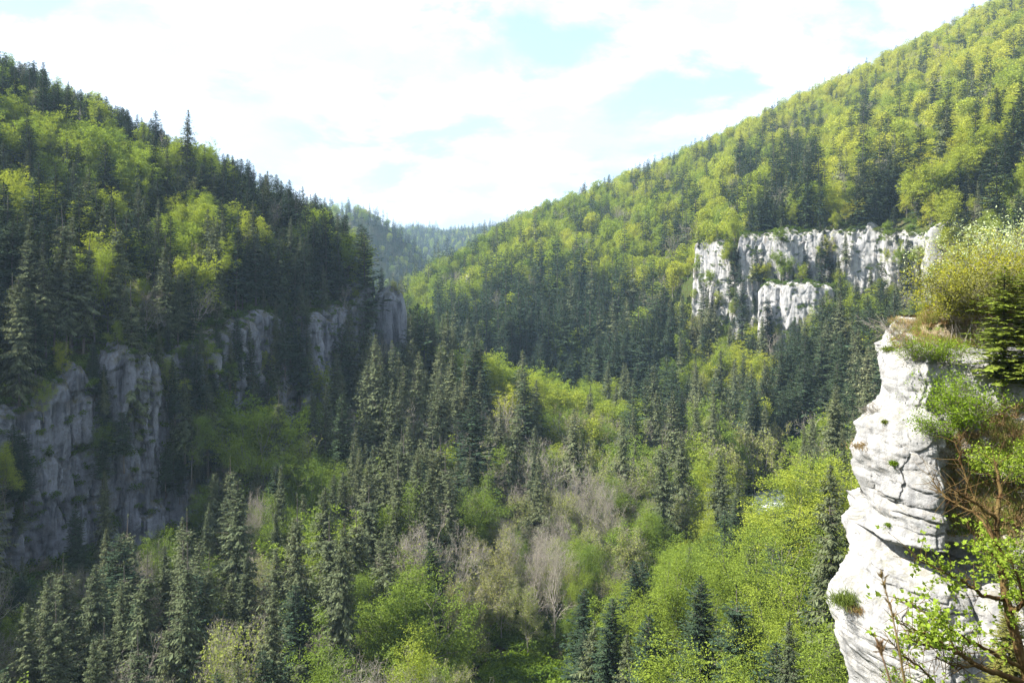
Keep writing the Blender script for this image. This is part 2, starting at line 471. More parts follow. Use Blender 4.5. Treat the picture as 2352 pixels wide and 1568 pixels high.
TOP = rbf([
    (-3, -20, -1.6), (0, -6, -1.75), (5, -5, -1.4), (20, 5, 0.5), (25, 15, 0.5), (45, 36, 0.5), (38, 48, -1.6), (45, 60, 1.5), (60, 60, 5), (70, 85, 6), (110, 110, 16), (100, 40, 20), (180, 150, 45), (60, -40, 8), (-60, -100, 2), (250, 100, 80), (200, -50, 70),
])

def terrain(x, y):
    x, y = np.asarray(x, float), np.asarray(y, float)
    z = VAL(x, y)
    d, s = dR(x, y)
    H = np.interp(s, [20, 45, 85, 130, 165, 192, 204], [0, 30, 52, 44, 34, 26, 0])
    z = z + H * (sstep(0.0, 3.5, d) - np.interp(s, [0, 130, 165, 200], [.15, .15, .5, .5])) * np.exp(-np.abs(d - 4) / 45.0)
    d, s = dL(x, y)
    w = sstep(0.0, 3.5, d)
    z = z * (1 - w) + HILL(x, y) * w
    d, s = dN(x, y)
    w = sstep(0.3, 4.0, d) * (1 - sstep(72, 112, np.hypot(x, y)))
    zt = TOP(x, y)
    z = np.where(w > 0, z * (1 - w) + zt * w, z)
    rough = np.clip(np.hypot(x, y) / 80.0, 0.12, 1.0)
    z = z + rough * (2.4 * fbm(x / 45, y / 45, 0, 3, 3) + 0.5 * vnoise(x / 6, y / 6, 0, 5))
    d, s = dV(x, y)
    bed = 1 - sstep(4.0, 11.0, np.abs(d) + 1.2 * vnoise(x / 5, y / 5, 2, 6))
    z = np.where(bed > 0, z * (1 - bed) + (RIVER_Z - 0.9) * bed, z)
    return z

def axis(parts):
    a = []
    for lo, hi, st in parts: a.append(np.arange(lo, hi, st))
    return np.concatenate(a)
GX = axis([(-2600, -600, 60), (-600, -200, 12), (-200, 240, 2.2), (240, 800, 9), (800, 3000, 60)])
GY = axis([(-300, -40, 20), (-40, 60, 3), (60, 540, 2.5), (540, 1100, 7), (1100, 2700, 16), (2700, 5200, 80)])
gx, gy = np.meshgrid(GX, GY, indexing='ij')
gz = terrain(gx, gy)
gz = gz - np.where(gy > 2900, (gy - 2900) * 0.05, 0)
mb = MB(); mb.grid(np.stack([gx, gy, gz], -1))
hills = obj('hills', mb.mesh('hills', [M_GROUND], smooth=True))
tag(hills, 'steep wooded gorge sides and valley floor under the forest', 'terrain', kind='structure')

def ground(x, y):
    """height of the terrain sheet, bilinear like the mesh"""
    x = np.atleast_1d(np.asarray(x, float)); y = np.atleast_1d(np.asarray(y, float))
    i = np.clip(np.searchsorted(GX, x) - 1, 0, len(GX) - 2); j = np.clip(np.searchsorted(GY, y) - 1, 0, len(GY) - 2)
    u = np.clip((x - GX[i]) / (GX[i + 1] - GX[i]), 0, 1); v = np.clip((y - GY[j]) / (GY[j + 1] - GY[j]), 0, 1)
    return (gz[i, j] * (1 - u) * (1 - v) + gz[i + 1, j] * u * (1 - v) + gz[i, j + 1] * (1 - u) * v + gz[i + 1, j + 1] * u * v)

def water_mat():
    m, t = new_mat('white_water')
    tcn = N(t, 'ShaderNodeTexCoord')
    mp = N(t, 'ShaderNodeMapping'); mp.inputs['Scale'].default_value = (1, 1, 1)
    t.links.new(tcn.outputs['Object'], mp.inputs[0])
    no = N(t, 'ShaderNodeTexNoise'); no.inputs['Scale'].default_value = 0.35; no.inputs['Detail'].default_value = 6; no.inputs['Distortion'].default_value = 1.2
    t.links.new(mp.outputs[0], no.inputs['Vector'])
    sy = N(t, 'ShaderNodeSeparateXYZ'); t.links.new(tcn.outputs['Object'], sy.inputs[0])
    rap = N(t, 'ShaderNodeMath', operation='ADD'); t.links.new(no.outputs['Fac'], rap.inputs[0]); t.links.new(nrange(t, sy.outputs[1], 225, 265, -0.3, 0.02), rap.inputs[1])   # rapids only in the upper reach
    foam = nrange(t, rap.outputs[0], 0.42, 0.54)
    w = N(t, 'ShaderNodeBsdfPrincipled'); w.inputs['Base Color'].default_value = (0.06, 0.085, 0.07, 1); w.inputs['Roughness'].default_value = 0.12
    f = N(t, 'ShaderNodeBsdfDiffuse'); f.inputs[0].default_value = (0.75, 0.78, 0.80, 1)
    bp = N(t, 'ShaderNodeBump'); bp.inputs['Strength'].default_value = 0.6; bp.inputs['Distance'].default_value = 0.3
    t.links.new(no.outputs['Fac'], bp.inputs['Height']); t.links.new(bp.outputs[0], w.inputs['Normal'])
    mx = N(t, 'ShaderNodeMixShader'); t.links.new(foam, mx.inputs[0]); t.links.new(w.outputs[0], mx.inputs[1]); t.links.new(f.outputs[0], mx.inputs[2])
    out = N(t, 'ShaderNodeOutputMaterial'); t.links.new(mx.outputs[0], out.inputs[0])
    return m
M_WATER = water_mat()
rp = np.array(RIVER, float)
rl = np.concatenate([[0], np.cumsum(np.hypot(*np.diff(rp, axis=0).T))])
rs = np.arange(0, rl[-1], 1.0)
rxx, ryy = np.interp(rs, rl, rp[:, 0]), np.interp(rs, rl, rp[:, 1])
for _ in range(40):
    rxx[1:-1] = (rxx[:-2] + rxx[2:]) / 2; ryy[1:-1] = (ryy[:-2] + ryy[2:]) / 2
rtx, rty = np.gradient(rxx), np.gradient(ryy); rn = np.hypot(rtx, rty)
wv = np.linspace(-10, 10, 21)
wx = rxx[:, None] - (rty / rn)[:, None] * wv; wy = ryy[:, None] + (rtx / rn)[:, None] * wv
mb = MB(); mb.grid(np.stack([wx, wy, RIVER_Z + 0.18 * fbm(wx / 2, wy / 2, 0, 3, 9)], -1))
tag(obj('river', mb.mesh('river', [M_WATER], smooth=True)), 'narrow river with white water on the valley floor', 'river', kind='structure')

def hit(px, py, y0=60.0, y1=3500.0):
    """where the view through a picture point meets the terrain"""
    ys = np.concatenate([np.arange(y0, 700, 1.0), np.arange(700, y1, 4.0)])
    x = (px - PCX) / FPX * ys; z = (HOR - py) / FPX * ys
    b = np.nonzero(ground(x, ys) >= z)[0]
    k = b[0] if len(b) else len(ys) - 1
    return np.array([x[k], ys[k], ground(x[k], ys[k])[0]])

# ------------------------------------------------------------------ cliffs
FACES = []
def cliff_sheet(name, path, tops, bots, mat, seed, amp=1.0, step=0.45, cap=9.0, end_fade=4.0):
    """A rock face along a ground line given as (picture column, distance); tops and bots are (column, row)."""
    path = np.array(path, float)
    px = np.linspace(path[0, 0], path[-1, 0], 4000)
    di = np.interp(px, path[:, 0], path[:, 1])
    X, Y = (px - PCX) / FPX * di, di
    L = np.concatenate([[0], np.cumsum(np.hypot(np.diff(X), np.diff(Y)))])
    n = int(L[-1] / step)
    s = np.linspace(0, L[-1], n)
    px, X, Y = np.interp(s, L, px), np.interp(s, L, X), np.interp(s, L, Y)
    tops, bots = np.array(tops, float), np.array(bots, float)
    zt = (HOR - np.interp(px, tops[:, 0], tops[:, 1])) / FPX * Y
    zb = (HOR - np.interp(px, bots[:, 0], bots[:, 1])) / FPX * Y
    zt = zt + 1.3 * fbm(s / 5, 0, seed, 3, seed) + 0.5 * vnoise(s / 0.9, 1, seed, seed)
    tx, ty = np.gradient(X, s), np.gradient(Y, s)
    k = 25
    tx = np.convolve(np.pad(tx, k, 'edge'), np.ones(2 * k + 1) / (2 * k + 1), 'valid'); ty = np.convolve(np.pad(ty, k, 'edge'), np.ones(2 * k + 1) / (2 * k + 1), 'valid')
    ln = np.hypot(tx, ty); nx, ny = ty / ln, -tx / ln            # outward, to the right of the line
    zt = np.maximum(zt, ground(X - nx * 4.5, Y - ny * 4.5) - 1.2 + 1.6 * fbm(s / 4, 3, seed, 3, seed + 30))
    m = int(max(zt - zb) / step)
    t = np.linspace(0, 1, m)
    Z = zb[:, None] + (zt - zb)[:, None] * t[None]
    S = np.broadcast_to(s[:, None], Z.shape)
    warp = 3.0 * fbm(S / 20, Z / 30, seed, 3, seed + 40)
    col_ = fbm((S + warp) / 12, Z / 75, seed, 3, seed + 1)
    d = 4.2 * np.sign(col_) * np.abs(col_) ** 0.7
    wz = Z + 0.05 * S + 1.5 * fbm(S / 9, Z / 9, seed, 3, seed + 21)
    ws = S + warp * .5 + .9 * fbm(S / 5, Z / 7, seed, 3, seed + 22)
    v1, e1, ox, oy = cells(ws / 4.8, wz / 24.0, seed + 2)
    d = d + 3.4 * (v1 - .5) + ox * 1.6 * np.sin(v1 * 40) - 1.0 * np.exp(-(e1 / .05) ** 2)
    v2, e2, ox2, oy2 = cells(ws / 1.9, wz / 8.0, seed + 5)
    d = d + 1.3 * (v2 - .5) + ox2 * .8 * np.sin(v2 * 50) + oy2 * .5 * np.cos(v2 * 30) - .35 * np.exp(-(e2 / .07) ** 2)
    led = (np.mod(Z + 2.5 * fbm(S / 14, 0, seed, 2, seed + 9), 13.0) / 13.0)
    d = d - 1.8 * sstep(0.80, 0.9, led) * sstep(.0, .25, fbm(S / 9, Z / 40, seed, 2, seed + 12))
    crack = np.abs(fbm((S + warp * 1.3) / 6.0, Z / 40, seed, 2, seed + 6))
    d = d - 2.2 * np.exp(-(crack / 0.035) ** 2)
    d = d + 0.8 * fbm(S / 1.4, Z / 2.4, seed, 4, seed + 4, .62) + 0.25 * fbm(S / 0.6, Z / 0.8, seed, 2, seed + 5)
    d = d * amp + 1.2
    lean = (1 - t)[None] * 2.0                                    # the foot stands a little forward
    round_ = -3.0 * sstep(0.93, 1.0, t)[None] ** 2
    d = d + lean + round_
    fade = np.minimum(s, s[-1] - s)
    d = d - 5.0 * (1 - sstep(0, end_fade, fade))[:, None] ** 2
    XX, YY = X[:, None] + nx[:, None] * d, Y[:, None] + ny[:, None] * d
    rows = [np.stack([XX, YY, Z], -1)]
    nc = 14
    for q in range(1, nc + 1):                                    # the top runs back into the slope
        f = q / nc
        dd = d[:, -1] - cap * f
        zz = zt + 1.2 * f + 0.8 * fbm(S[:, 0] / 3, f * cap / 3, seed, 3, seed + 8) * min(1, f * 3)
        xx, yy = X + nx * dd, Y + ny * dd
        if q > nc * 0.6: zz = np.minimum(zz, ground(xx, yy) - 0.2 + (1 - (f - 0.6) / 0.4) * 3)
        rows.append(np.stack([xx, yy, zz], -1)[:, None])
    G = np.concatenate(rows, 1)
    FACES.append(G)
    mb = MB(); mb.grid(G)
    return obj(name, mb.mesh(name, [mat]))

def tower(name, c, rx, ry, z0, z1, mat, seed, amp=1.0, nu=120, nv=110, cone=0.12, dome=0.18):
    """A free-standing rock: rounded top, fluted sides."""
    a = np.linspace(0, 2 * np.pi, nu); t = np.linspace(0, 1, nv)
    A, T = np.meshgrid(a, t, indexing='ij')
    prof = np.where(T < 1 - dome, 1.0 + cone * (1 - T), np.sqrt(np.clip(1 - ((T - (1 - dome)) / dome) ** 2, 0, 1)) ** 0.75)
    z = z0 + (z1 - z0) * T
    ca, sa = np.cos(A), np.sin(A)
    e = 0.75
    r = 1 + amp * (0.16 * fbm(ca * 1.6, sa * 1.6, z / (rx * 2.4), 3, seed) + 0.10 * (1 - 2 * np.abs(fbm(ca * 3, sa * 3, z / (rx * 3), 3, seed + 3))) + 0.06 * fbm(ca * 9, sa * 9, z / (rx * .35), 3, seed + 7))
    x = c[0] + rx * prof * r * np.sign(ca) * np.abs(ca) ** e
    y = c[1] + ry * prof * r * np.sign(sa) * np.abs(sa) ** e
    zz = z + 0.05 * (z1 - z0) * fbm(ca * 2, sa * 2, 0, 3, seed + 5) * T
    mb = MB(); mb.grid(np.stack([x, y, zz], -1))
    return obj(name, mb.mesh(name, [mat], smooth=True))

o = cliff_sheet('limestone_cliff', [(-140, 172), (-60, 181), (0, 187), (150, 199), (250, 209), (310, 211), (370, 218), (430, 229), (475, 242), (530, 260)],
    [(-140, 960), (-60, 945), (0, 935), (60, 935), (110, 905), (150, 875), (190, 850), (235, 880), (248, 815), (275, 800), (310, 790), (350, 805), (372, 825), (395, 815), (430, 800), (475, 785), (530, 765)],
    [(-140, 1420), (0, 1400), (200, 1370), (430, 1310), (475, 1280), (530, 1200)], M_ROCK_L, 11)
tag(o, 'tall grey limestone cliff in shadow at the left edge of the valley', 'cliff')
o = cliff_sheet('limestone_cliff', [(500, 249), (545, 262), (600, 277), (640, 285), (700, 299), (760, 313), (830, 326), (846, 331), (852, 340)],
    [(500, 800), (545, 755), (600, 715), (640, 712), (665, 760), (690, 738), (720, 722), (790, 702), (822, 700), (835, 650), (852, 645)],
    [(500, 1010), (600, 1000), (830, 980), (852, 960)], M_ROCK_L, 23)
tag(o, 'grey shadowed limestone cliff ending the left hill beside the rock tower', 'cliff')
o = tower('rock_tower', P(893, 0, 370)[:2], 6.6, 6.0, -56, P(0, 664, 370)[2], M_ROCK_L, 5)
tag(o, 'grey limestone tower with bushes on its flat top beside the gorge gap', 'rock tower')
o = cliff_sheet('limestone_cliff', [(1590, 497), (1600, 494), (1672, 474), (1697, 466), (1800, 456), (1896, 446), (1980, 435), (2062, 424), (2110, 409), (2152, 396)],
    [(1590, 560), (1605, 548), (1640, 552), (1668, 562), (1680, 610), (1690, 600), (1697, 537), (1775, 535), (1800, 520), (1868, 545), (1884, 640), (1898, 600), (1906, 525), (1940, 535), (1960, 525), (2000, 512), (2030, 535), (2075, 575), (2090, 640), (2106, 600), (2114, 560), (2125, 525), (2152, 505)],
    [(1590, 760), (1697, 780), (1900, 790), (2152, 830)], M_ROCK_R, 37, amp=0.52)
tag(o, 'broad pale limestone cliff in sun halfway up the right hillside', 'cliff')
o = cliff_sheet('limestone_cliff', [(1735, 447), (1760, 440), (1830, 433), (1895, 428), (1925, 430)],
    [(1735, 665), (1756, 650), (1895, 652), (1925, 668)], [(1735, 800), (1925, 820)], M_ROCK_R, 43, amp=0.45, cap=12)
tag(o, 'low pale limestone band just below the broad sunlit cliff', 'cliff')
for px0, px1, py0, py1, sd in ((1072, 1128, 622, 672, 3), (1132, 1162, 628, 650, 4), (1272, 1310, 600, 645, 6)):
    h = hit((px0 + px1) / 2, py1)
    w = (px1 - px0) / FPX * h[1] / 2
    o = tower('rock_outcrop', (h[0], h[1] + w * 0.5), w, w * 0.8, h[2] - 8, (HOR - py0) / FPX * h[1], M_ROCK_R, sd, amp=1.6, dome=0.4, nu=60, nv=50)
    tag(o, {3: 'largest grey rock outcrop on the wooded middle hillside', 4: 'small grey rock outcrop right of the largest one on the middle hillside', 6: 'pinkish grey rock outcrop among beeches, right of the other two on the middle hillside'}[sd], 'outcrop')

# ------------------------------------------------------------------ the white rock pillar nearby
RD = 42.0
def soil_mat():
    m, t = new_mat('dry_soil')
    tcn = N(t, 'ShaderNodeTexCoord')
    def noise(sc):
        n_ = N(t, 'ShaderNodeTexNoise'); n_.inputs['Scale'].default_value = sc; n_.inputs['Detail'].default_value = 6
        t.links.new(tcn.outputs['Object'], n_.inputs['Vector']); return n_.outputs['Fac']
    col = nmix(t, nrange(t, noise(1.5), .38, .62), (0.15, 0.115, 0.070), (0.23, 0.19, 0.125))
    col = nmix(t, nrange(t, noise(3.5), .50, .66), col, (0.13, 0.16, 0.045))
    col = nmix(t, nrange(t, noise(2.3), .60, .70), col, (0.45, 0.42, 0.38))
    d = N(t, 'ShaderNodeBsdfDiffuse'); t.links.new(col, d.inputs[0])
    bp = N(t, 'ShaderNodeBump'); bp.inputs['Strength'].default_value = 1.0; bp.inputs['Distance'].default_value = 0.15
    t.links.new(noise(8.0), bp.inputs['Height']); t.links.new(bp.outputs[0], d.inputs['Normal'])
    out = N(t, 'ShaderNodeOutputMaterial'); t.links.new(d.outputs[0], out.inputs[0])
    return m
M_SOIL = soil_mat()
def rx_(px, d=45.3): return (px - PCX) / FPX * d
def rz_(py, d=RD): return (HOR - py) / FPX * d
EDGE = np.array([(700, 2200), (735, 2130), (752, 2092), (775, 2058), (800, 2036), (830, 2026), (870, 2024), (920, 2029), (945, 2030), (955, 2012), (975, 1986), (990, 1968), (1010, 1961), (1060, 1956), (1120, 1957), (1160, 1968), (1200, 1976), (1235, 1966),
                 (1265, 1953), (1300, 1945), (1345, 1937), (1372, 1912), (1395, 1901), (1440, 1899), (1490, 1907), (1568, 1936), (1700, 1965), (2000, 1990)], float)
def near_rock():
    nz, nu = 440, 350
    py = np.linspace(738, 1800, nz)
    zz = rz_(py)
    xe = rx_(np.interp(py, EDGE[:, 0], EDGE[:, 1]))
    k = np.array([1, 2, 3, 2, 1.]) / 9
    xe = np.convolve(np.pad(xe, 2, 'edge'), k, 'valid')
    u = np.concatenate([-np.linspace(1, 0.05, 40) ** 1.5 * 3.2, np.linspace(0, 1, nu - 40) ** 1.25 * 17.0])
    U, Zr = np.meshgrid(u, zz, indexing='ij')
    XE = np.broadcast_to(xe[None], U.shape)
    PYr = np.broadcast_to(py[None], U.shape)
    R = 2.6
    front = np.clip(U / R, 0, 1)
    Xp = XE + np.where(U >= 0, U, -U * 2.6)
    Yp = 40.6 + 4.4 * (1 - np.sqrt(np.clip(1 - (1 - front) ** 2, 0, 1))) + np.where(U < 0, -U * 4.2, 0)
    PXr = PCX + FPX * Xp / RD
    side = np.clip(front, 0, 1)
    # the bulging right half of the pillar and the recess beside it
    bul = np.exp(-((PXr - 2095) / 48) ** 2) * sstep(1075, 1110, PYr) * (1 - sstep(1232, 1246, PYr))
    Yp = Yp - 0.75 * bul
    blk = sstep(2015, 2040, PXr) * (1 - sstep(2128, 2142, PXr)) * sstep(1150, 1170, PYr) * (1 - sstep(1238, 1250, PYr))
    Yp = Yp - 0.35 * blk
    wall = sstep(2128, 2150, PXr + 8 * vnoise(PYr / 40, 0, 3, 4))
    Yp = Yp + (1.0 * wall * sstep(1020, 1100, PYr) * (1 - sstep(1300, 1360, PYr)) + 0.9 * wall * (1 - sstep(1000, 1060, PYr)))
    # overhang with a shaded hollow under it
    lip = 1236 + 12 * np.exp(-((PXr - 2070) / 40) ** 2) - 26 * sstep(2000, 1968, PXr)
    below = sstep(0, 10, PYr - lip) * (1 - sstep(20, 85, PYr - lip))
    Yp = Yp + 1.7 * below * sstep(1985, 2030, PXr) * (1 - sstep(2240, 2320, PXr))
    # lower block comes forward, its shoulder carries grass
    Yp = Yp - 1.6 * sstep(1372, 1420, PYr) * side - 1.2 * sstep(1290, 1320, PYr) * side
    # second smaller overhang on the right
    lip2 = 1268 + (PXr - 2150) * 0.18
    b2 = sstep(0, 8, PYr - lip2) * (1 - sstep(10, 60, PYr - lip2)) * sstep(2150, 2190, PXr) * (1 - sstep(2290, 2330, PXr))
    Yp = Yp + 1.2 * b2
    # the upper part leans back into a broken slope
    back = 5.5 * sstep(870, 735, PYr) ** 1.6
    Yp = Yp + back; Xp = Xp + back * .46; Zr = Zr - back * .05
    Yp = Yp + 0.016 * np.clip(1000 - PYr, 0, 300) * sstep(2120, 2250, PXr)
    Yp = Yp - 0.30 * np.clip(PXr - 2170, 0, 600) * 0.085
    def crack(line, width, depth, x0, x1, slope=0.0, wob=6):
        c = line + slope * (PXr - (x0 + x1) / 2) + wob * fbm(PXr / 28, line, 1, 3, int(line))
        env = sstep(x0 - 6, x0 + 6, PXr) * (1 - sstep(x1 - 6, x1 + 6, PXr))
        return depth * np.exp(-((PYr - c) / width) ** 2) * env
    for ln_, w_, dp, x0, x1, sl in ((1140, 2.2, .30, 1985, 2060, .10), (1152, 2.2, .25, 2040, 2135, .06), (1176, 3.0, .40, 2055, 2140, .02), (1204, 2.2, .2, 2060, 2130, .0), (1107, 1.6, .15, 1958, 2030, .12),
                                    (1060, 1.6, .10, 1965, 2050, .05), (1000, 1.6, .10, 1980, 2060, .0), (905, 1.5, .1, 2025, 2120, .02), (880, 1.5, .12, 2030, 2160, .06), (838, 1.6, .15, 2030, 2200, .0),
                                    (1283, 2.2, .25, 1955, 2030, .22), (1310, 2.5, .3, 1950, 2060, .20), (1335, 2.5, .3, 1950, 2110, .12), (1362, 3.0, .3, 2020, 2150, .0), (1395, 2.5, .25, 2050, 2200, .0),
                                    (1474, 2.5, .3, 1960, 2060, .10), (1500, 2.0, .25, 1990, 2080, .12), (1535, 2.5, .3, 2030, 2160, .2), (1440, 2.0, .2, 1905, 1990, .2), (1600, 2, .3, 1950, 2200, 0), (820, 2, .25, 2080, 2260, .1), (790, 2, .25, 2060, 2280, -.05)):
        Yp = Yp + crack(ln_, w_, dp * .85, x0, x1, sl)
    def vcrack(line, width, depth, y0, y1, slope=0.0):
        c = line + slope * (PYr - (y0 + y1) / 2) + 5 * fbm(PYr / 30, line, 2, 3, int(line))
        env = sstep(y0 - 10, y0 + 10, PYr) * (1 - sstep(y1 - 10, y1 + 10, PYr))
        return depth * np.exp(-((PXr - c) / width) ** 2) * env
    for ln_, w_, dp, y0, y1, sl in ((2030, 2.0, .25, 1085, 1240, .02), (1995, 1.8, .18, 1090, 1230, 0), (2143, 3.5, .9, 1090, 1262, .03), (2062, 1.8, .15, 1060, 1150, .1), (2080, 1.8, .15, 860, 1010, -.05), (2125, 2.2, .2, 840, 1060, .0),
                                    (1975, 1.5, .15, 1270, 1380, .1), (2090, 2.5, .25, 1400, 1568, .06), (1925, 2, .18, 1420, 1568, .12), (2180, 3, .3, 1280, 1568, .05), (2250, 3, .3, 1300, 1700, 0), (2200, 3, .35, 780, 1000, .1)):
        Yp = Yp + vcrack(ln_, w_, dp, y0, y1, sl)
    wx_ = Xp + .35 * fbm(Xp / 1.3, Zr / 1.3, 5, 3, 71); wz_ = Zr + .12 * Xp + .30 * fbm(Xp / 1.1, Zr / 1.1, 8, 3, 72)
    v1, e1, ox, oy = cells(wx_ / 1.7, wz_ / 1.5, 73)
    v2, e2, ox2, oy2 = cells(wx_ / .62, wz_ / .46, 74)
    calm = .55 + .45 * sstep(2110, 2160, PXr)
    Yp = Yp - calm * .42 * (v1 - .5) - calm * .20 * ox * np.sin(v1 * 40) + .10 * np.exp(-(e1 / .05) ** 2) - .10 * (v2 - .5) - .08 * oy2 * np.cos(v2 * 30) + .05 * np.exp(-(e2 / .08) ** 2)
    q = 0.34 * fbm(Xp / 2.2, Zr / 2.6, 0.3, 4, 61) + 0.10 * np.clip(3 * fbm(Xp / 3.5, (Zr + 0.1 * Xp) / 0.9, 0, 2, 66), -1, 1) + 0.10 * fbm(Xp / 0.35, Zr / 0.28, 0, 4, 64)
    rough = 1 + 1.4 * sstep(870, 800, PYr) + 0.8 * sstep(2180, 2260, PXr)
    Yp = Yp - q * rough
    Xp = Xp + np.where(U < 1.0, 0.22, 0.1) * fbm(Yp / 1.5, Zr / 0.9, 7, 4, 68) * 1.6
    mb = MB(); mb.grid(np.stack([Xp, Yp, Zr], -1), flip=True)
    soil = sstep(2175, 2230, PXr + 30 * fbm(Xp / 1.2, Zr / 1.2, 2, 3, 31)) * sstep(905, 960, PYr) * (1 - sstep(1190, 1260, PYr)) + .9 * sstep(2060, 2140, PXr) * (1 - sstep(745, 800, PYr))
    soil = (soil + .55 * fbm(Xp / .7, Zr / .6, 4, 3, 33) > .62)
    mb.m[0] = soil[:-1, :-1].astype(int).ravel()
    return obj('rock_pillar', mb.mesh('rock_pillar', [M_ROCK_N, M_SOIL], smooth=True)), (Xp, Yp, Zr)
pillar, PIL = near_rock()
tag(pillar, 'bulging white limestone pillar with cracks and an overhang at the right', 'rock pillar')
def on_pillar(px, py):
    """the point of the pillar's surface seen at a picture point"""
    ax, ay = to_px(PIL[0], PIL[1], PIL[2])
    k = np.unravel_index(np.argmin((ax - px) ** 2 + (ay - py) ** 2 + np.where(PIL[1] > 46, 400, 0)), ax.shape)
    return np.array([PIL[0][k], PIL[1][k], PIL[2][k]])

# grassy bank running up behind the pillar's top
bu = np.linspace(2092, 2700, 170); bv = np.linspace(0, 1, 60)
BU, BV = np.meshgrid(bu, bv, indexing='ij')
bd = 45.2 + 21 * BV + 3.0 * sstep(2160, 2050, BU)
bpy_ = np.interp(BU, [2050, 2085, 2110, 2160, 2250, 2352, 2700], [790, 762, 748, 735, 715, 690, 640]) * (1 - BV) + np.interp(BU, [2050, 2110, 2160, 2250, 2352, 2700], [760, 725, 690, 640, 590, 470]) * BV
BX, BZ = (BU - PCX) / FPX * bd, (HOR - bpy_) / FPX * bd - 4.5 * (1 - sstep(0, .04, BV))
BZ = BZ + .35 * fbm(BX / 2, bd / 2, 0, 4, 91)
mb = MB(); mb.grid(np.stack([BX, bd, BZ], -1))
BANK = np.stack([BX, bd, BZ], -1)
tag(obj('grass_bank', mb.mesh('grass_bank', [M_SOIL], smooth=True)), 'steep grassy bank with stones above the white pillar', 'bank', kind='structure')

# ------------------------------------------------------------------ tree shapes
def unit(v): return v / (np.linalg.norm(v, axis=-1, keepdims=True) + 1e-9)

def rhombs(mb, base, dirv, length, width, nrm, mat=0):
    """leaf-shaped faces: base point, direction, length, width, face normal"""
    d = unit(dirv); s = unit(np.cross(d, nrm))
    L = np.asarray(length)[:, None]; W = np.asarray(width)[:, None]
    mid = base + d * L * 0.48
    mb.quads(base, mid + s * W * 0.5, base + d * L, mid - s * W * 0.5, mat)

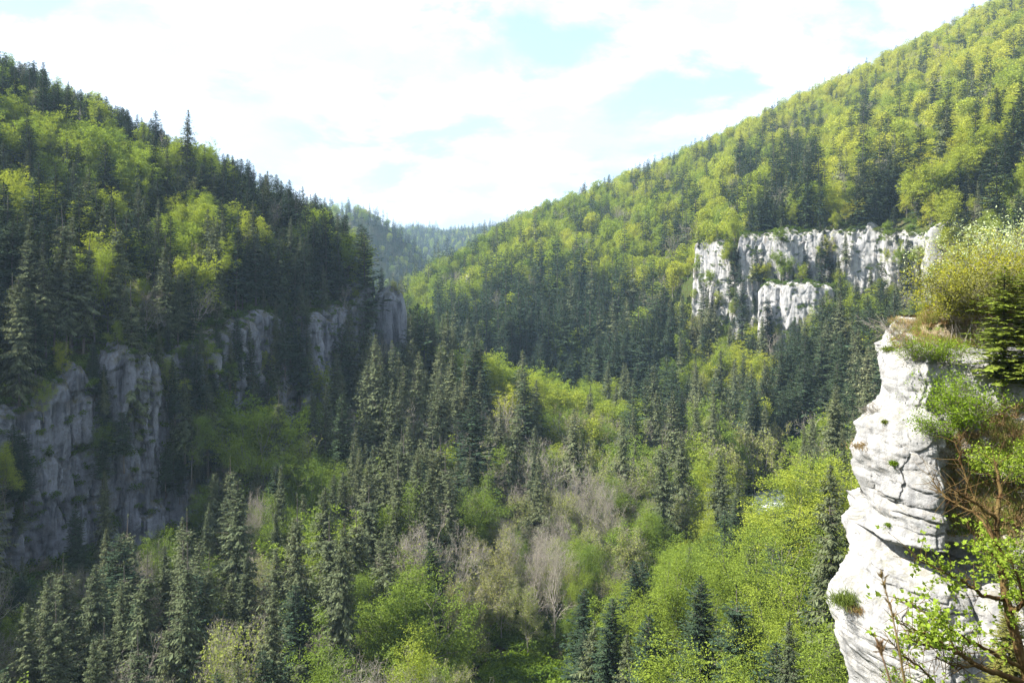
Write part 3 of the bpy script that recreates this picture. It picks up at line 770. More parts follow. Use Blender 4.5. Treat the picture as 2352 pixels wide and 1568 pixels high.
def conifer(seed, H, kind, lod):
    r = np.random.default_rng(seed)
    cr, tr = MB(), MB()
    spruce = kind != 'fir'
    R = H * (r.uniform(.155, .19) if spruce else r.uniform(.165, .205))
    z0 = H * (r.uniform(.08, .40) if spruce else r.uniform(.05, .26))
    skip = r.choice([.06, .12, .22, .34])
    dz, nb, ns, tw = {0: (.46, 7, 8, 1.05), 1: (.62, 7, 6, 1.7), 2: (1.05, 6, 4, 3.0)}[lod]
    lean = r.normal(0, .012, 2)
    B0, D0, L0, W0, Nn = [], [], [], [], []
    tb0, tb1 = [], []
    ph = r.uniform(0, 9)
    z = z0
    sector = r.uniform(.62, 1.2, 12)
    broken = r.uniform(.86, .93) if r.random() < .22 else 1.0
    while z < H * 0.985 * broken:
        t = (z - z0) / (H - z0)
        env = R * ((1 - t) ** (.74 if spruce else .56)) * (0.55 + 0.45 * min(1, t / .12)) * (1 + .16 * math.sin(ph + z * 1.1))
        if not spruce: env *= 1 - .35 * sstep(.88, 1, t)
        env = max(env, .25)
        k = nb if t < .8 else max(3, nb - 2)
        for b in range(k):
            if r.random() < skip * (1.3 if t < .5 else .6): continue
            az = (b + r.uniform(-.4, .4)) * 2 * math.pi / k + z * 2.4
            L = env * r.uniform(.66, 1.14) * sector[int(az / (2 * math.pi) * 12) % 12]
            pitch = (-.28 + .75 * t if spruce else -.06 + .45 * t) + r.normal(0, .08)
            droop = (.30 if spruce else .12) / max(L, .8)
            dirh = np.array([math.cos(az), math.sin(az), 0])
            n = max(2, int(round(ns * (.35 + .65 * L / R))))
            q = (np.arange(n) + .55 + r.uniform(-.25, .25, n)) / n
            rr = q * L
            zz = z + rr * math.tan(pitch) - droop * rr ** 2 * .5 + (.22 if spruce else .1) * np.clip(q - .6, 0, 1) ** 2 * L
            pts = dirh[None] * rr[:, None]; pts[:, 2] = zz
            pts[:, :2] += lean * z
            tan = np.zeros((n, 3)); tan[:] = dirh; tan[:, 2] = math.tan(pitch) - droop * rr
            if lod < 2:
                tb0.append([lean[0] * z, lean[1] * z, z]); tb1.append(pts[-1])
            side = np.cross(dirh, [0, 0, 1.0])
            for sg in (-1, 1):
                dd = tan * .75 + side * sg * r.uniform(.5, 1.0, n)[:, None]
                dd[:, 2] += (-.75 if spruce else -.12) + r.normal(0, .18, n)
                ll = (.30 * L * (1 - .55 * q) + .30) * r.uniform(.7, 1.25, n)
                B0.append(pts); D0.append(dd); L0.append(ll * (1.35 if lod == 2 else 1.1 if lod == 1 else 1)); W0.append(ll * (.34 * tw ** .7))
                nn = np.tile([0, 0, 1.0], (n, 1)) + dirh * .35 + r.normal(0, .25, (n, 3)); Nn.append(nn)
                if lod == 0:
                    d2 = dd + side * -sg * .9; d2[:, 2] -= .25 if spruce else 0
                    B0.append(pts + unit(dd) * ll[:, None] * .35); D0.append(d2); L0.append(ll * .62); W0.append(ll * .24); Nn.append(nn + r.normal(0, .3, (n, 3)))
            B0.append(pts[-1:]); D0.append(tan[-1:]); L0.append(np.array([.16 * L + .35])); W0.append(np.array([.08 * L + .18]) * tw ** .5); Nn.append(np.array([[0, 0, 1.0]]))
        z += dz * r.uniform(.75, 1.25) * (1.0 if t < .75 else .75)
    # the leading shoot
    B0.append(np.array([[lean[0] * H, lean[1] * H, H * .965]] * 3)); D0.append(np.array([[.05, 0, 1], [-.12, .1, 1], [.1, -.12, 1.0]]))
    L0.append(np.array([.035, .025, .025]) * H); W0.append(np.array([.3, .3, .3]) * tw ** .5); Nn.append(np.array([[0, 1.0, 0], [1, 0, 0], [0, 1, 0]]))
    rhombs(cr, np.concatenate(B0), np.concatenate(D0), np.concatenate(L0), np.concatenate(W0), np.concatenate(Nn))
    rt = H * .0105
    zt = np.linspace(-2.0, H * .97, 9)
    tp = np.stack([lean[0] * zt, lean[1] * zt, zt], -1)
    tr.path(tp, rt * (1 - np.clip(zt, 0, H) / H * .93) + .02, 7)
    if tb0: tr.tubes(np.array(tb0), np.array(tb1), rt * .13, .012, 3)
    if lod < 2:                                                    # dead branches below the crown
        nd = 26
        zz = r.uniform(H * .08, z0 + H * .12, nd); az = r.uniform(0, 6.28, nd); L = r.uniform(.5, 2.4, nd)
        p0 = np.stack([lean[0] * zz, lean[1] * zz, zz], -1)
        tr.tubes(p0, p0 + np.stack([np.cos(az) * L, np.sin(az) * L, -.25 * L], -1), .04, .012, 3)
    return cr, tr

def broadleaf(seed, H, lod, spread=.5, low=.24, layered=True, leafy=1.0, wide=1.0):
    """A leafy crown grown on real limbs: flat fans of leaves at the ends and along the outer branches."""
    r = np.random.default_rng(seed + 3)
    P0, P1, R0, R1, K, tips = skeleton(seed, H, 4, spread, low)
    sq = np.array([wide, wide, 1.0])
    P0, P1, tips = P0 * sq, P1 * sq, tips * sq
    cr, tr = MB(), MB()
    m = K <= (3 if lod == 0 else 2)
    tr.tubes(P0[m], P1[m], R0[m], R1[m], 5)
    o = (K >= 2) & (P1[:, 2] > H * .2)
    c = np.concatenate([tips, P1[o], (P0[o] + P1[o]) / 2])
    r.shuffle(c)
    nspray, nleaf, ls = {0: (1480, 21, .195), 1: (700, 14, .44), 2: (300, 8, .88)}[lod]
    nspray = int(nspray * leafy)
    c = c[np.arange(nspray) % len(c)] + r.normal(0, .022 * H, (nspray, 3)) * np.array([1, 1, .6])
    axis_ = np.array([0, 0, 1.0])
    hz = c * np.array([1, 1, 0]); out = unit(hz + r.normal(0, .25, (nspray, 3)) * np.array([1, 1, 0]) * H * .1) + np.array([0, 0, 1.0]) * np.clip((c[:, 2:3] / H - .62) * 1.6, -.3, .9)
    out = unit(out)
    nrm = unit(axis_ + out * (.25 if layered else .6) + r.normal(0, .22, (nspray, 3)))
    sr = H * .034 * r.uniform(.6, 1.5, nspray) + .25
    a = r.normal(0, .75, (nspray, nleaf)); q = r.uniform(0, 1, (nspray, nleaf)) ** .7 * 1.7 - .5
    side = unit(np.cross(out, nrm))
    pos = c[:, None] + (out[:, None] * (np.cos(a) * q)[..., None] + side[:, None] * (np.sin(a) * np.abs(q) * 1.2)[..., None]) * sr[:, None, None]
    pos = pos + nrm[:, None] * (r.normal(0, .12 if layered else .30, (nspray, nleaf)) * sr[:, None] - .12 * q ** 2 * sr[:, None])[..., None]
    dirs = unit(out[:, None] * .9 + r.normal(0, .65, (nspray, nleaf, 3)) + np.array([0, 0, -.12]))
    nn = unit(nrm[:, None] + r.normal(0, .42, (nspray, nleaf, 3)))
    k = nspray * nleaf
    ll = ls * r.uniform(.6, 1.3, k)
    rhombs(cr, pos.reshape(k, 3), dirs.reshape(k, 3), ll, ll * .66, nn.reshape(k, 3))
    return cr, tr

def domed(seed, H, wide=1.0):
    """the crown of a distant broadleaf: a few overlapping domes of leaves, thick enough to shade itself"""
    r = np.random.default_rng(seed); cr, tr = MB(), MB()
    R = H * .27 * wide; nl = 7
    az = np.arange(nl) * 2.4 + r.uniform(-.5, .5, nl); rr = R * r.uniform(.25, .72, nl)
    c = np.stack([np.cos(az) * rr, np.sin(az) * rr, H * np.linspace(.38, .80, nl) + r.normal(0, .03 * H, nl)], 1)
    c = np.concatenate([c, [[0, 0, H * .78]]]); lr = np.concatenate([R * r.uniform(.42, .60, nl), [R * .55]])
    n_ = 2300
    li = r.integers(0, nl + 1, n_); d = unit(r.normal(0, 1, (n_, 3)) + np.array([0, 0, .2]))
    p = c[li] + d * (lr[li] * r.uniform(.62, 1.12, n_))[:, None] * np.array([1, 1, 1.15])
    ll = .80 * r.uniform(.6, 1.3, n_)
    rhombs(cr, p, unit(d + r.normal(0, .7, (n_, 3))), ll, ll * .7, unit(d * .8 + np.array([0, 0, .7]) + r.normal(0, .35, (n_, 3))))
    tr.path(np.array([[0, 0, -2.0], [0, 0, H * .4], [0, 0, H * .75]]), [H * .014, H * .01, H * .004], 5)
    s0 = np.tile([0, 0, H * .35], (nl, 1)); tr.tubes(s0 + np.array([0, 0, 1]) * r.uniform(0, .2 * H, (nl, 1)), c[:nl], H * .005, H * .002, 4)
    return cr, tr

def skeleton(seed, H, depth=5, spread=.5, low=.3):
    """branching limbs of a leafless tree: trunk segments, twig segments, twig tips"""
    r = np.random.default_rng(seed)
    seg, tips = [], []
    def grow(p, d, L, rad, k):
        n = 3 if k < 2 else 2
        for i in range(n):
            d2 = unit(d + r.normal(0, .10 + .03 * k, 3) + np.array([0, 0, .05 if k else .03]))
            p2 = p + d2 * L / n
            r2 = rad * (.86 if k else .88)
            seg.append((p, p2, rad, r2, k)); p, d, rad = p2, d2, r2
            if k < depth and i < n - 1 and k > 0:
                child(p, d, L * r.uniform(.42, .62), rad * .55, k + 1)
        if k >= depth: tips.append(p); return
        for j in range(3 if k else int(r.integers(3, 5))):
            child(p, d, L * r.uniform(.55, .80), rad * .68, k + 1)
    def child(p, d, L, rad, k):
        ax = unit(r.normal(0, 1, 3)); s = unit(np.cross(d, ax))
        grow(p, unit(d + s * r.uniform(.45, 1.0) * (spread / .5) * (1.1 if k == 1 else 1)), L, max(rad, .012), k)
    grow(np.array([0, 0, -1.5]), np.array([0, 0, 1.0]), H * low + 1.5, H * .0115, 0)
    for i in range(int(r.integers(3, 7))):
        h = r.uniform(.4, .95) * H * low
        child(np.array([0, 0, h]), np.array([math.cos(i * 2.3), math.sin(i * 2.3), .5]), H * .16, H * .004, 2)
    P0 = np.array([s[0] for s in seg]); P1 = np.array([s[1] for s in seg]); R0 = np.array([s[2] for s in seg]); R1 = np.array([s[3] for s in seg]); K = np.array([s[4] for s in seg])
    tips = np.array(tips)
    sc = H / max(P1[:, 2].max(), 1)
    return P0 * sc, P1 * sc, R0, R1, K, tips * sc

def bare(seed, H, lod, leaves=0.0, spread=.5):
    r = np.random.default_rng(seed + 5)
    P0, P1, R0, R1, K, tips = skeleton(seed, H, 5 if lod == 0 else 4, spread)
    sq = np.array([.72, .72, 1.0]); P0, P1, tips = P0 * sq, P1 * sq, tips * sq
    tr, cr = MB(), MB()
    m = K <= 1
    tr.tubes(P0[m], P1[m], R0[m], R1[m], 6)
    thin = {0: 1.0, 1: 1.7, 2: 2.4}[lod]
    cr.tubes(P0[~m], P1[~m], R0[~m] * thin, R1[~m] * thin, 3, 1)
    k = len(tips) * (3 if lod == 0 else 2)
    b = np.repeat(tips, 3 if lod == 0 else 2, 0)
    dv = unit(r.normal(0, .6, (k, 3)) + np.array([0, 0, .7]))
    cr.tubes(b, b + dv * r.uniform(.4, 1.0, k)[:, None], .012 * thin, .006 * thin, 3, 1)
    if leaves:
        e = np.concatenate([tips, (P0[~m] + P1[~m]) / 2])
        n = int(len(e) * leaves)
        b = e[r.integers(0, len(e), n)] + r.normal(0, .28, (n, 3))
        ll = {0: .24, 1: .42, 2: .7}[lod] * r.uniform(.6, 1.4, n)
        rhombs(cr, b, unit(r.normal(0, 1, (n, 3))), ll, ll * .7, unit(r.normal(0, .6, (n, 3)) + np.array([0, 0, 1.0])), 0)
    return cr, tr

KINDS = {
    'fir_tree': (lambda s, H, l: conifer(s, H, 'fir', l), [M_FIR], M_BARKC, (28, 38, 27)),
    'spruce_tree': (lambda s, H, l: conifer(s, H, 'spruce', l), [M_SPRUCE], M_BARKC, (29, 39, 28)),
    'beech_tree': (lambda s, H, l: broadleaf(s, H, l, .46, .22, True, 1.0, .62) if l < 2 else domed(s, H), [M_BEECH], M_BARKB, (22, 30, 20)),
    'maple_tree': (lambda s, H, l: broadleaf(s, H, l, .50, .20, False, .9, .66) if l < 2 else domed(s, H, 1.1), [M_MAPLE], M_BARKB, (18, 26, 17)),
    'budding_tree': (lambda s, H, l: bare(s, H, l, {0: 2.2, 1: 2.6, 2: 2.6}[l], .42), [M_BUD, M_TWIG], M_TWIG, (18, 24, 17)),
    'bare_tree': (lambda s, H, l: bare(s, H, l, 0.10, .40), [M_BUD, M_TWIG], M_TWIG, (19, 25, 18)),
}
NVAR = {0: 6, 1: 5, 2: 5}
PROTO = {}
def NV(ki, lod): return 2 if ki > 3 else min(NVAR[lod], 4) if ki > 1 else NVAR[lod]
def join(a, b, name, mats):
    j = MB()
    off = a.n
    j.v = a.v + b.v; j.f = a.f + [f + off for f in b.f]; j.m = a.m + [m + len(mats) - 1 for m in b.m]; j.n = a.n + b.n
    return j.mesh(name, mats)
for ki, (kn, (fn, cm, bm, hs)) in enumerate(KINDS.items()):
    for lod in (0, 1, 2):
        for v in range(NV(ki, lod)):
            H = hs[0] + (hs[1] - hs[0]) * v / (NV(ki, lod) - 1)
            cr, tr = fn(1000 * ki + 100 * lod + v, H, lod)
            PROTO[kn, lod, v] = (H, cr, tr, cm, bm, {})
def part_meshes(kn, lod, v):
    H, cr, tr, cm, bm, cache = PROTO[kn, lod, v]
    if 'p' not in cache: cache['p'] = (cr.mesh(kn + '_crown', cm), tr.mesh(kn + '_trunk', [bm], smooth=True))
    return cache['p']
def whole_mesh(kn, lod, v):
    H, cr, tr, cm, bm, cache = PROTO[kn, lod, v]
    if 'w' not in cache: cache['w'] = join(cr, tr, kn, cm + [bm])
    return cache['w']

# ------------------------------------------------------------------ which trees grow where
def inpoly(px, py, poly):
    px, py = np.asarray(px), np.asarray(py)
    c = np.zeros(px.shape, bool); n = len(poly)
    for i in range(n):
        x0, y0 = poly[i]; x1, y1 = poly[(i + 1) % n]
        if y0 == y1: continue
        c ^= ((y0 > py) != (y1 > py)) & (px < (x1 - x0) * (py - y0) / (y1 - y0) + x0)
    return c
def box(a, b, c, d): return [(a, b), (c, b), (c, d), (a, d)]
KN = list(KINDS)      # fir spruce beech maple budding bare
# stands of the valley by where they show in the picture: outline, mix of the six kinds, name of the stand
STANDS = [
    (box(-400, -400, 3000, 3000), (.3, .2, .3, .1, .05, .05), 'valley'),
    (box(-400, -200, 860, 1000), (.46, .18, .28, .02, .02, .04), 'left hill'),
    ([(-400, -100), (0, 120), (400, 290), (860, 560), (860, 640), (560, 450), (300, 330), (0, 260), (-400, 200)], (.72, .08, .16, 0, 0, .04), 'left ridge'),
    ([(0, 300), (100, 270), (330, 330), (330, 480), (200, 560), (20, 500)], (.18, .05, .74, .03, 0, 0), 'left hill'),
    (box(370, 440, 540, 580), (.20, .10, .66, 0, 0, .04), 'left hill'),
    (box(-400, 620, 600, 830), (.24, .42, .26, .04, 0, .04), 'left cliff rim'),
    (box(-400, 830, 760, 1250), (.18, .40, .06, .24, .02, .10), 'cliff foot'),
    (box(-400, 1250, 720, 1700), (.10, .62, 0, .08, .05, .15), 'shady bottom'),
    ([(780, 780), (990, 800), (1010, 900), (900, 960), (740, 960)], (.70, .18, 0, .04, 0, .08), 'gap wood'),
    ([(980, 640), (1160, 500), (1600, 330), (1620, 620), (1500, 680), (1300, 660), (1100, 690), (960, 720)], (.30, .03, .57, .04, 0, .06), 'middle hill'),
    ([(930, 690), (1100, 690), (1100, 790), (980, 800)], (.40, 0, .55, .05, 0, 0), 'middle hill'),
    ([(1000, 720), (1150, 670), (1300, 640), (1500, 660), (1580, 780), (1580, 930), (1400, 930), (1250, 890), (1020, 800)], (.86, .05, .07, 0, 0, .02), 'dark firs'),
    (box(1480, 640, 1600, 710), (.1, .05, .1, .05, 0, .7), 'middle hill'),
    ([(985, 815), (1080, 815), (1230, 880), (1380, 900), (1440, 960), (1380, 1010), (1250, 960), (1130, 950), (990, 870)], (0, .02, .95, .03, 0, 0), 'sunlit spur'),
    ([(740, 930), (1000, 870), (1130, 940), (1110, 1150), (1050, 1400), (740, 1420)], (.06, .70, .02, .12, 0, .10), 'spruce stand'),
    ([(1100, 940), (1250, 960), (1450, 980), (1480, 1200), (1200, 1200), (1100, 1180)], (.02, .16, .08, .20, .20, .34), 'bare wood'),
    ([(1060, 1180), (1500, 1180), (1560, 1450), (1300, 1500), (1060, 1440)], (.01, .05, .06, .26, .42, .20), 'budding wood'),
    (box(700, 1400, 1300, 1700), (.02, .10, 0, .34, .26, .28), 'valley floor'),
    ([(1480, 950), (1700, 930), (1740, 1260), (1480, 1200)], (.06, .20, .06, .16, .34, .18), 'river wood'),
    (box(1700, 1000, 1960, 1200), (.12, .12, .08, .22, .36, .10), 'river wood'),
    ([(1580, 340), (1900, 180), (2400, -100), (2500, 700), (2100, 560), (1900, 540), (1620, 620)], (.155, .02, .745, .03, 0, .05), 'right hill'),
    ([(1690, 400), (1760, 330), (1880, 360), (1880, 520), (1700, 540)], (.68, .04, .24, 0, 0, .04), 'right firs'),
    ([(1950, 320), (2050, 330), (2100, 540), (1930, 550)], (.45, .10, .43, 0, 0, .02), 'right firs'),
    (box(2260, 300, 2352, 440), (.6, .05, .35, 0, 0, 0), 'right hill'),
    ([(1560, 620), (1900, 640), (2150, 560), (2100, 800), (1960, 820), (1560, 960)], (.22, .16, .26, .12, .12, .12), 'below the pale cliff'),
    ([(1770, 820), (1850, 790), (1950, 900), (1960, 1030), (1840, 1040), (1770, 960)], (.92, .05, 0, .03, 0, 0), 'river firs'),
    (box(1940, 800, 2080, 960), (.50, .15, .05, .05, .05, .20), 'below the pale cliff'),
    ([(1480, 1240), (1740, 1200), (1960, 1140), (1990, 1700), (1300, 1700), (1330, 1480)], (.32, .14, .48, .06, 0, 0), 'near beeches'),
    (box(800, 500, 1000, 700), (.62, .05, .25, .03, 0, .05), 'far hills'),
    (box(880, 505, 1180, 600), (.62, .05, .3, 0, 0, .03), 'far hills'),
]
# rock faces, water and a glade that the photograph shows bare, with how far away they are
OPEN = [
    ([(0, 945), (60, 940), (150, 880), (190, 870), (215, 1000), (235, 1090), (225, 1280), (60, 1290), (60, 1130), (0, 1060)], 195, .12),
    ([(245, 815), (360, 815), (372, 930), (425, 1000), (420, 1100), (330, 1230), (290, 1190), (275, 1080), (320, 990), (240, 920)], 205, .12),
    ([(0, 1290), (20, 1290), (30, 1500), (0, 1500)], 170, .1),
    ([(560, 735), (650, 725), (650, 800), (580, 800)], 275, .3),
    ([(720, 735), (828, 725), (828, 800), (800, 890), (760, 890), (725, 800)], 300, .12),
    ([(855, 672), (930, 672), (930, 770), (862, 760)], 360, .06),
    ([(1605, 552), (1668, 560), (1664, 612), (1612, 614)], 480, .3),
    ([(1697, 537), (1785, 537), (1870, 545), (1872, 600), (1820, 585), (1760, 630), (1700, 640)], 455, .10),
    ([(1758, 655), (1895, 655), (1860, 718), (1790, 710)], 425, .10),
    ([(1906, 535), (2000, 520), (2072, 585), (2060, 640), (2000, 660), (1960, 650), (1955, 620), (1908, 600)], 425, .10),
    ([(2112, 560), (2146, 520), (2142, 690), (2115, 690)], 390, .05),
    ([(1712, 1105), (1790, 1105), (1815, 1135), (1800, 1170), (1745, 1165)], 290, .0),
    ([(1130, 1520), (1300, 1505), (1310, 1570), (1110, 1570)], 158, .0),
]

def visible_from_camera(x, y, ztop):
    ok = np.ones(len(x), bool)
    for f in np.linspace(.06, .985, 70):
        ok &= ground(x * f, y * f) < ztop * f + 1.0
    return ok

def jitter(x0, x1, y0, y1, st, seed):
    r = np.random.default_rng(seed)
    a, b = np.meshgrid(np.arange(x0, x1, st), np.arange(y0, y1, st * .9), indexing='ij')
    b = b.copy(); a = a + (np.arange(a.shape[1]) % 2)[None] * st * .5
    return (a + r.uniform(-.40, .40, a.shape) * st).ravel(), (b + r.uniform(-.40, .40, a.shape) * st).ravel()

def scatter():
    X, Y = [], []
    for (x0, x1, y0, y1, st, sd) in ((-330, 310, 88, 420, 6.8, 1), (-520, 620, 420, 640, 7.4, 2), (-520, 800, 640, 1100, 8.6, 3), (-900, 500, 1100, 2760, 10.5, 4)):
        a, b = jitter(x0, x1, y0, y1, st, sd); X.append(a); Y.append(b)
    a, b = jitter(-330, -40, 170, 420, 5.4, 7); q = dL(a, b)[0] > 0
    first = dL(X[0], Y[0])[0] > 0; m0 = ~(first & (Y[0] > 170)); X[0], Y[0] = X[0][m0], Y[0][m0]; X.append(a[q]); Y.append(b[q])
    x, y = np.concatenate(X), np.concatenate(Y)
    u = PCX + FPX * x / y
    keep = (u > -140) & (u < 2480) | (y < 360) & (x < 0) & (u > -1400)
    x, y = x[keep], y[keep]
    z = ground(x, y)
    d, s = dL(x, y)
    keep = ~((d > -3.0) & (d < 3.0) & (y > 165) & (y < 420))
    d, s = dR(x, y)
    keep &= ~((d > -3) & (d < 3) & (s > 25) & (s < cumR[6]))
    d, s = dN(x, y)
    keep &= ~((y < 104) & (PCX + FPX * x / y < 1450)) & ~((d > -9) & (y < 95)) & ~((d > -4) & (y < 130))
    d, s = dV(x, y)
    keep &= np.abs(d) > 5.5
    keep &= np.hypot(x - 3, (y - 165) * 1.2) > 8
    return x[keep], y[keep], z[keep]
tx, ty, tz = scatter()
r = np.random.default_rng(99)
n = len(tx)
# kind by stand
kind = np.zeros(n, int); stand = np.array([''] * n, dtype=object)
pxm, pym = to_px(tx, ty, tz + 13)
jx, jy = pxm + r.normal(0, 9, n), pym + r.normal(0, 9, n)
cum = np.zeros((n, 6)); sid = np.zeros(n, int)
clump = np.clip(.5 + .55 * fbm(tx / 16, ty / 16, 0, 2, 77) + r.normal(0, .22, n), 0, .999)     # kinds grow in clumps
rank = np.argsort(np.argsort(clump)) / n
for i, (poly, mixv, nm) in enumerate(STANDS):
    m = inpoly(jx, jy, poly) if nm != 'far hills' else inpoly(jx, jy, poly) & (ty > 1150)
    if nm in ('left hill', 'left ridge', 'left cliff rim'): m &= (ty < 520)
    if nm in ('near beeches',): m &= (ty < 260)
    if nm in ('right hill', 'right firs'): m &= (ty > 350)
    sid[m] = i
for i, (poly, mixv, nm) in enumerate(STANDS):
    m = np.nonzero(sid == i)[0]
    if not len(m): continue
    q = np.argsort(np.argsort(clump[m] + r.normal(0, .18, len(m)))) / len(m)
    order = [0, 1, 5, 4, 3, 2]
    cs = np.cumsum(np.array(mixv)[order]); cs /= cs[-1]
    kind[m] = np.array(order)[np.searchsorted(cs, q * .9999, side='right').clip(0, 5)]
    stand[m] = nm
hgt = np.array([36, 39, 28, 24, 24, 25])[kind] * r.uniform(.60, 1.15, n) * np.clip(1 + .25 * fbm(tx / 30, ty / 30, 5, 2, 8), .7, 1.3)
# trees on the far crest and on thin soil stay lower
hgt *= np.where(ty > 420, .80, 1.0) * np.where(ty > 800, .9, 1.0) * np.where(ty > 420, r.uniform(.7, 1.25, n), 1.0)
hgt *= np.where((dL(tx, ty)[0] > 0) & (ty < 520), .80, 1.0)
hgt *= np.where((kind < 2) & (ty > 420), 1.15, 1.0)
hgt *= np.where((ty < 200) & (kind < 2) & (tx > -10), .70, 1.0)
hgt *= np.where((stand == 'bare wood') | (stand == 'budding wood'), .88, 1.0)
hgt = np.where((stand == 'left ridge'), hgt * .88, hgt)
hgt = np.where((stand == 'sunlit spur'), hgt * .95, hgt)
keep = np.ones(n, bool)
def hides(h):
    out = np.zeros(n, bool)
    pt = to_px(tx, ty, tz + h)[1]; pb = to_px(tx, ty, tz + h * .12)[1]; pc = to_px(tx, ty, tz)[0]; pw_ = np.where(kind < 2, .16, .30) * h * FPX / ty
    for (poly, dist, leave), lk in zip(OPEN, lucky):
        near = (ty < dist + 10) & ~lk
        hm = np.zeros(n, bool)
        for fy in np.linspace(0, 1, 9):
            for fx in ((-.4, 0, .4) if leave else (-1.1, -.6, 0, .6, 1.1)):
                hm |= inpoly(pc + fx * pw_ * (.3 + .7 * fy), pt + (pb - pt) * fy, poly)
        out |= hm & near
    return out
lucky = [r.random(n) < leave for _, _, leave in OPEN]
low = hgt.copy()                                       # lower growth in front of the open rock
for f in (1.0, .8, .6, .45, .32):
    bad = hides(low); low = np.where(bad, hgt * f, low)
keep &= ~hides(low)
hgt = low
wdt = np.where(kind < 2, .17, .27) * hgt
ptop = to_px(tx, ty, tz + hgt)[1]; pcx = to_px(tx, ty, tz)[0]
keep &= visible_from_camera(tx, ty, tz + hgt) | ((ty < 380) & (tx < 30))
# keep the left skyline as low as in the photograph and the gap open
SKY = np.array([(-200, 40), (0, 130), (60, 142), (150, 185), (250, 235), (390, 300), (500, 352), (570, 366), (640, 408), (700, 430), (780, 480), (830, 520), (852, 575), (1000, 600), (1040, 568), (1150, 512), (1250, 462), (1390, 410), (1500, 365), (1600, 322), (1700, 275), (1800, 222), (1900, 180), (1980, 138), (2100, 92), (2250, 0), (2400, -60)], float)
over = np.interp(pcx, SKY[:, 0], SKY[:, 1]) - ptop
keep &= ~((over > 8) & ((ty < 520) | (ty > 600) & (ty < 1200) & (pcx > 1030)) & (r.random(n) < .96))
keep &= ~((pcx > 845) & (pcx < 1000) & (ptop < 690) & (ty < 700) & (tx < -40) & (ptop < np.interp(pcx, [845, 860, 935, 945, 1000], [560, 660, 660, 720, 780])))
tx, ty, tz, kind, stand, hgt, wdt = [a[keep] for a in (tx, ty, tz, kind, stand, hgt, wdt)]

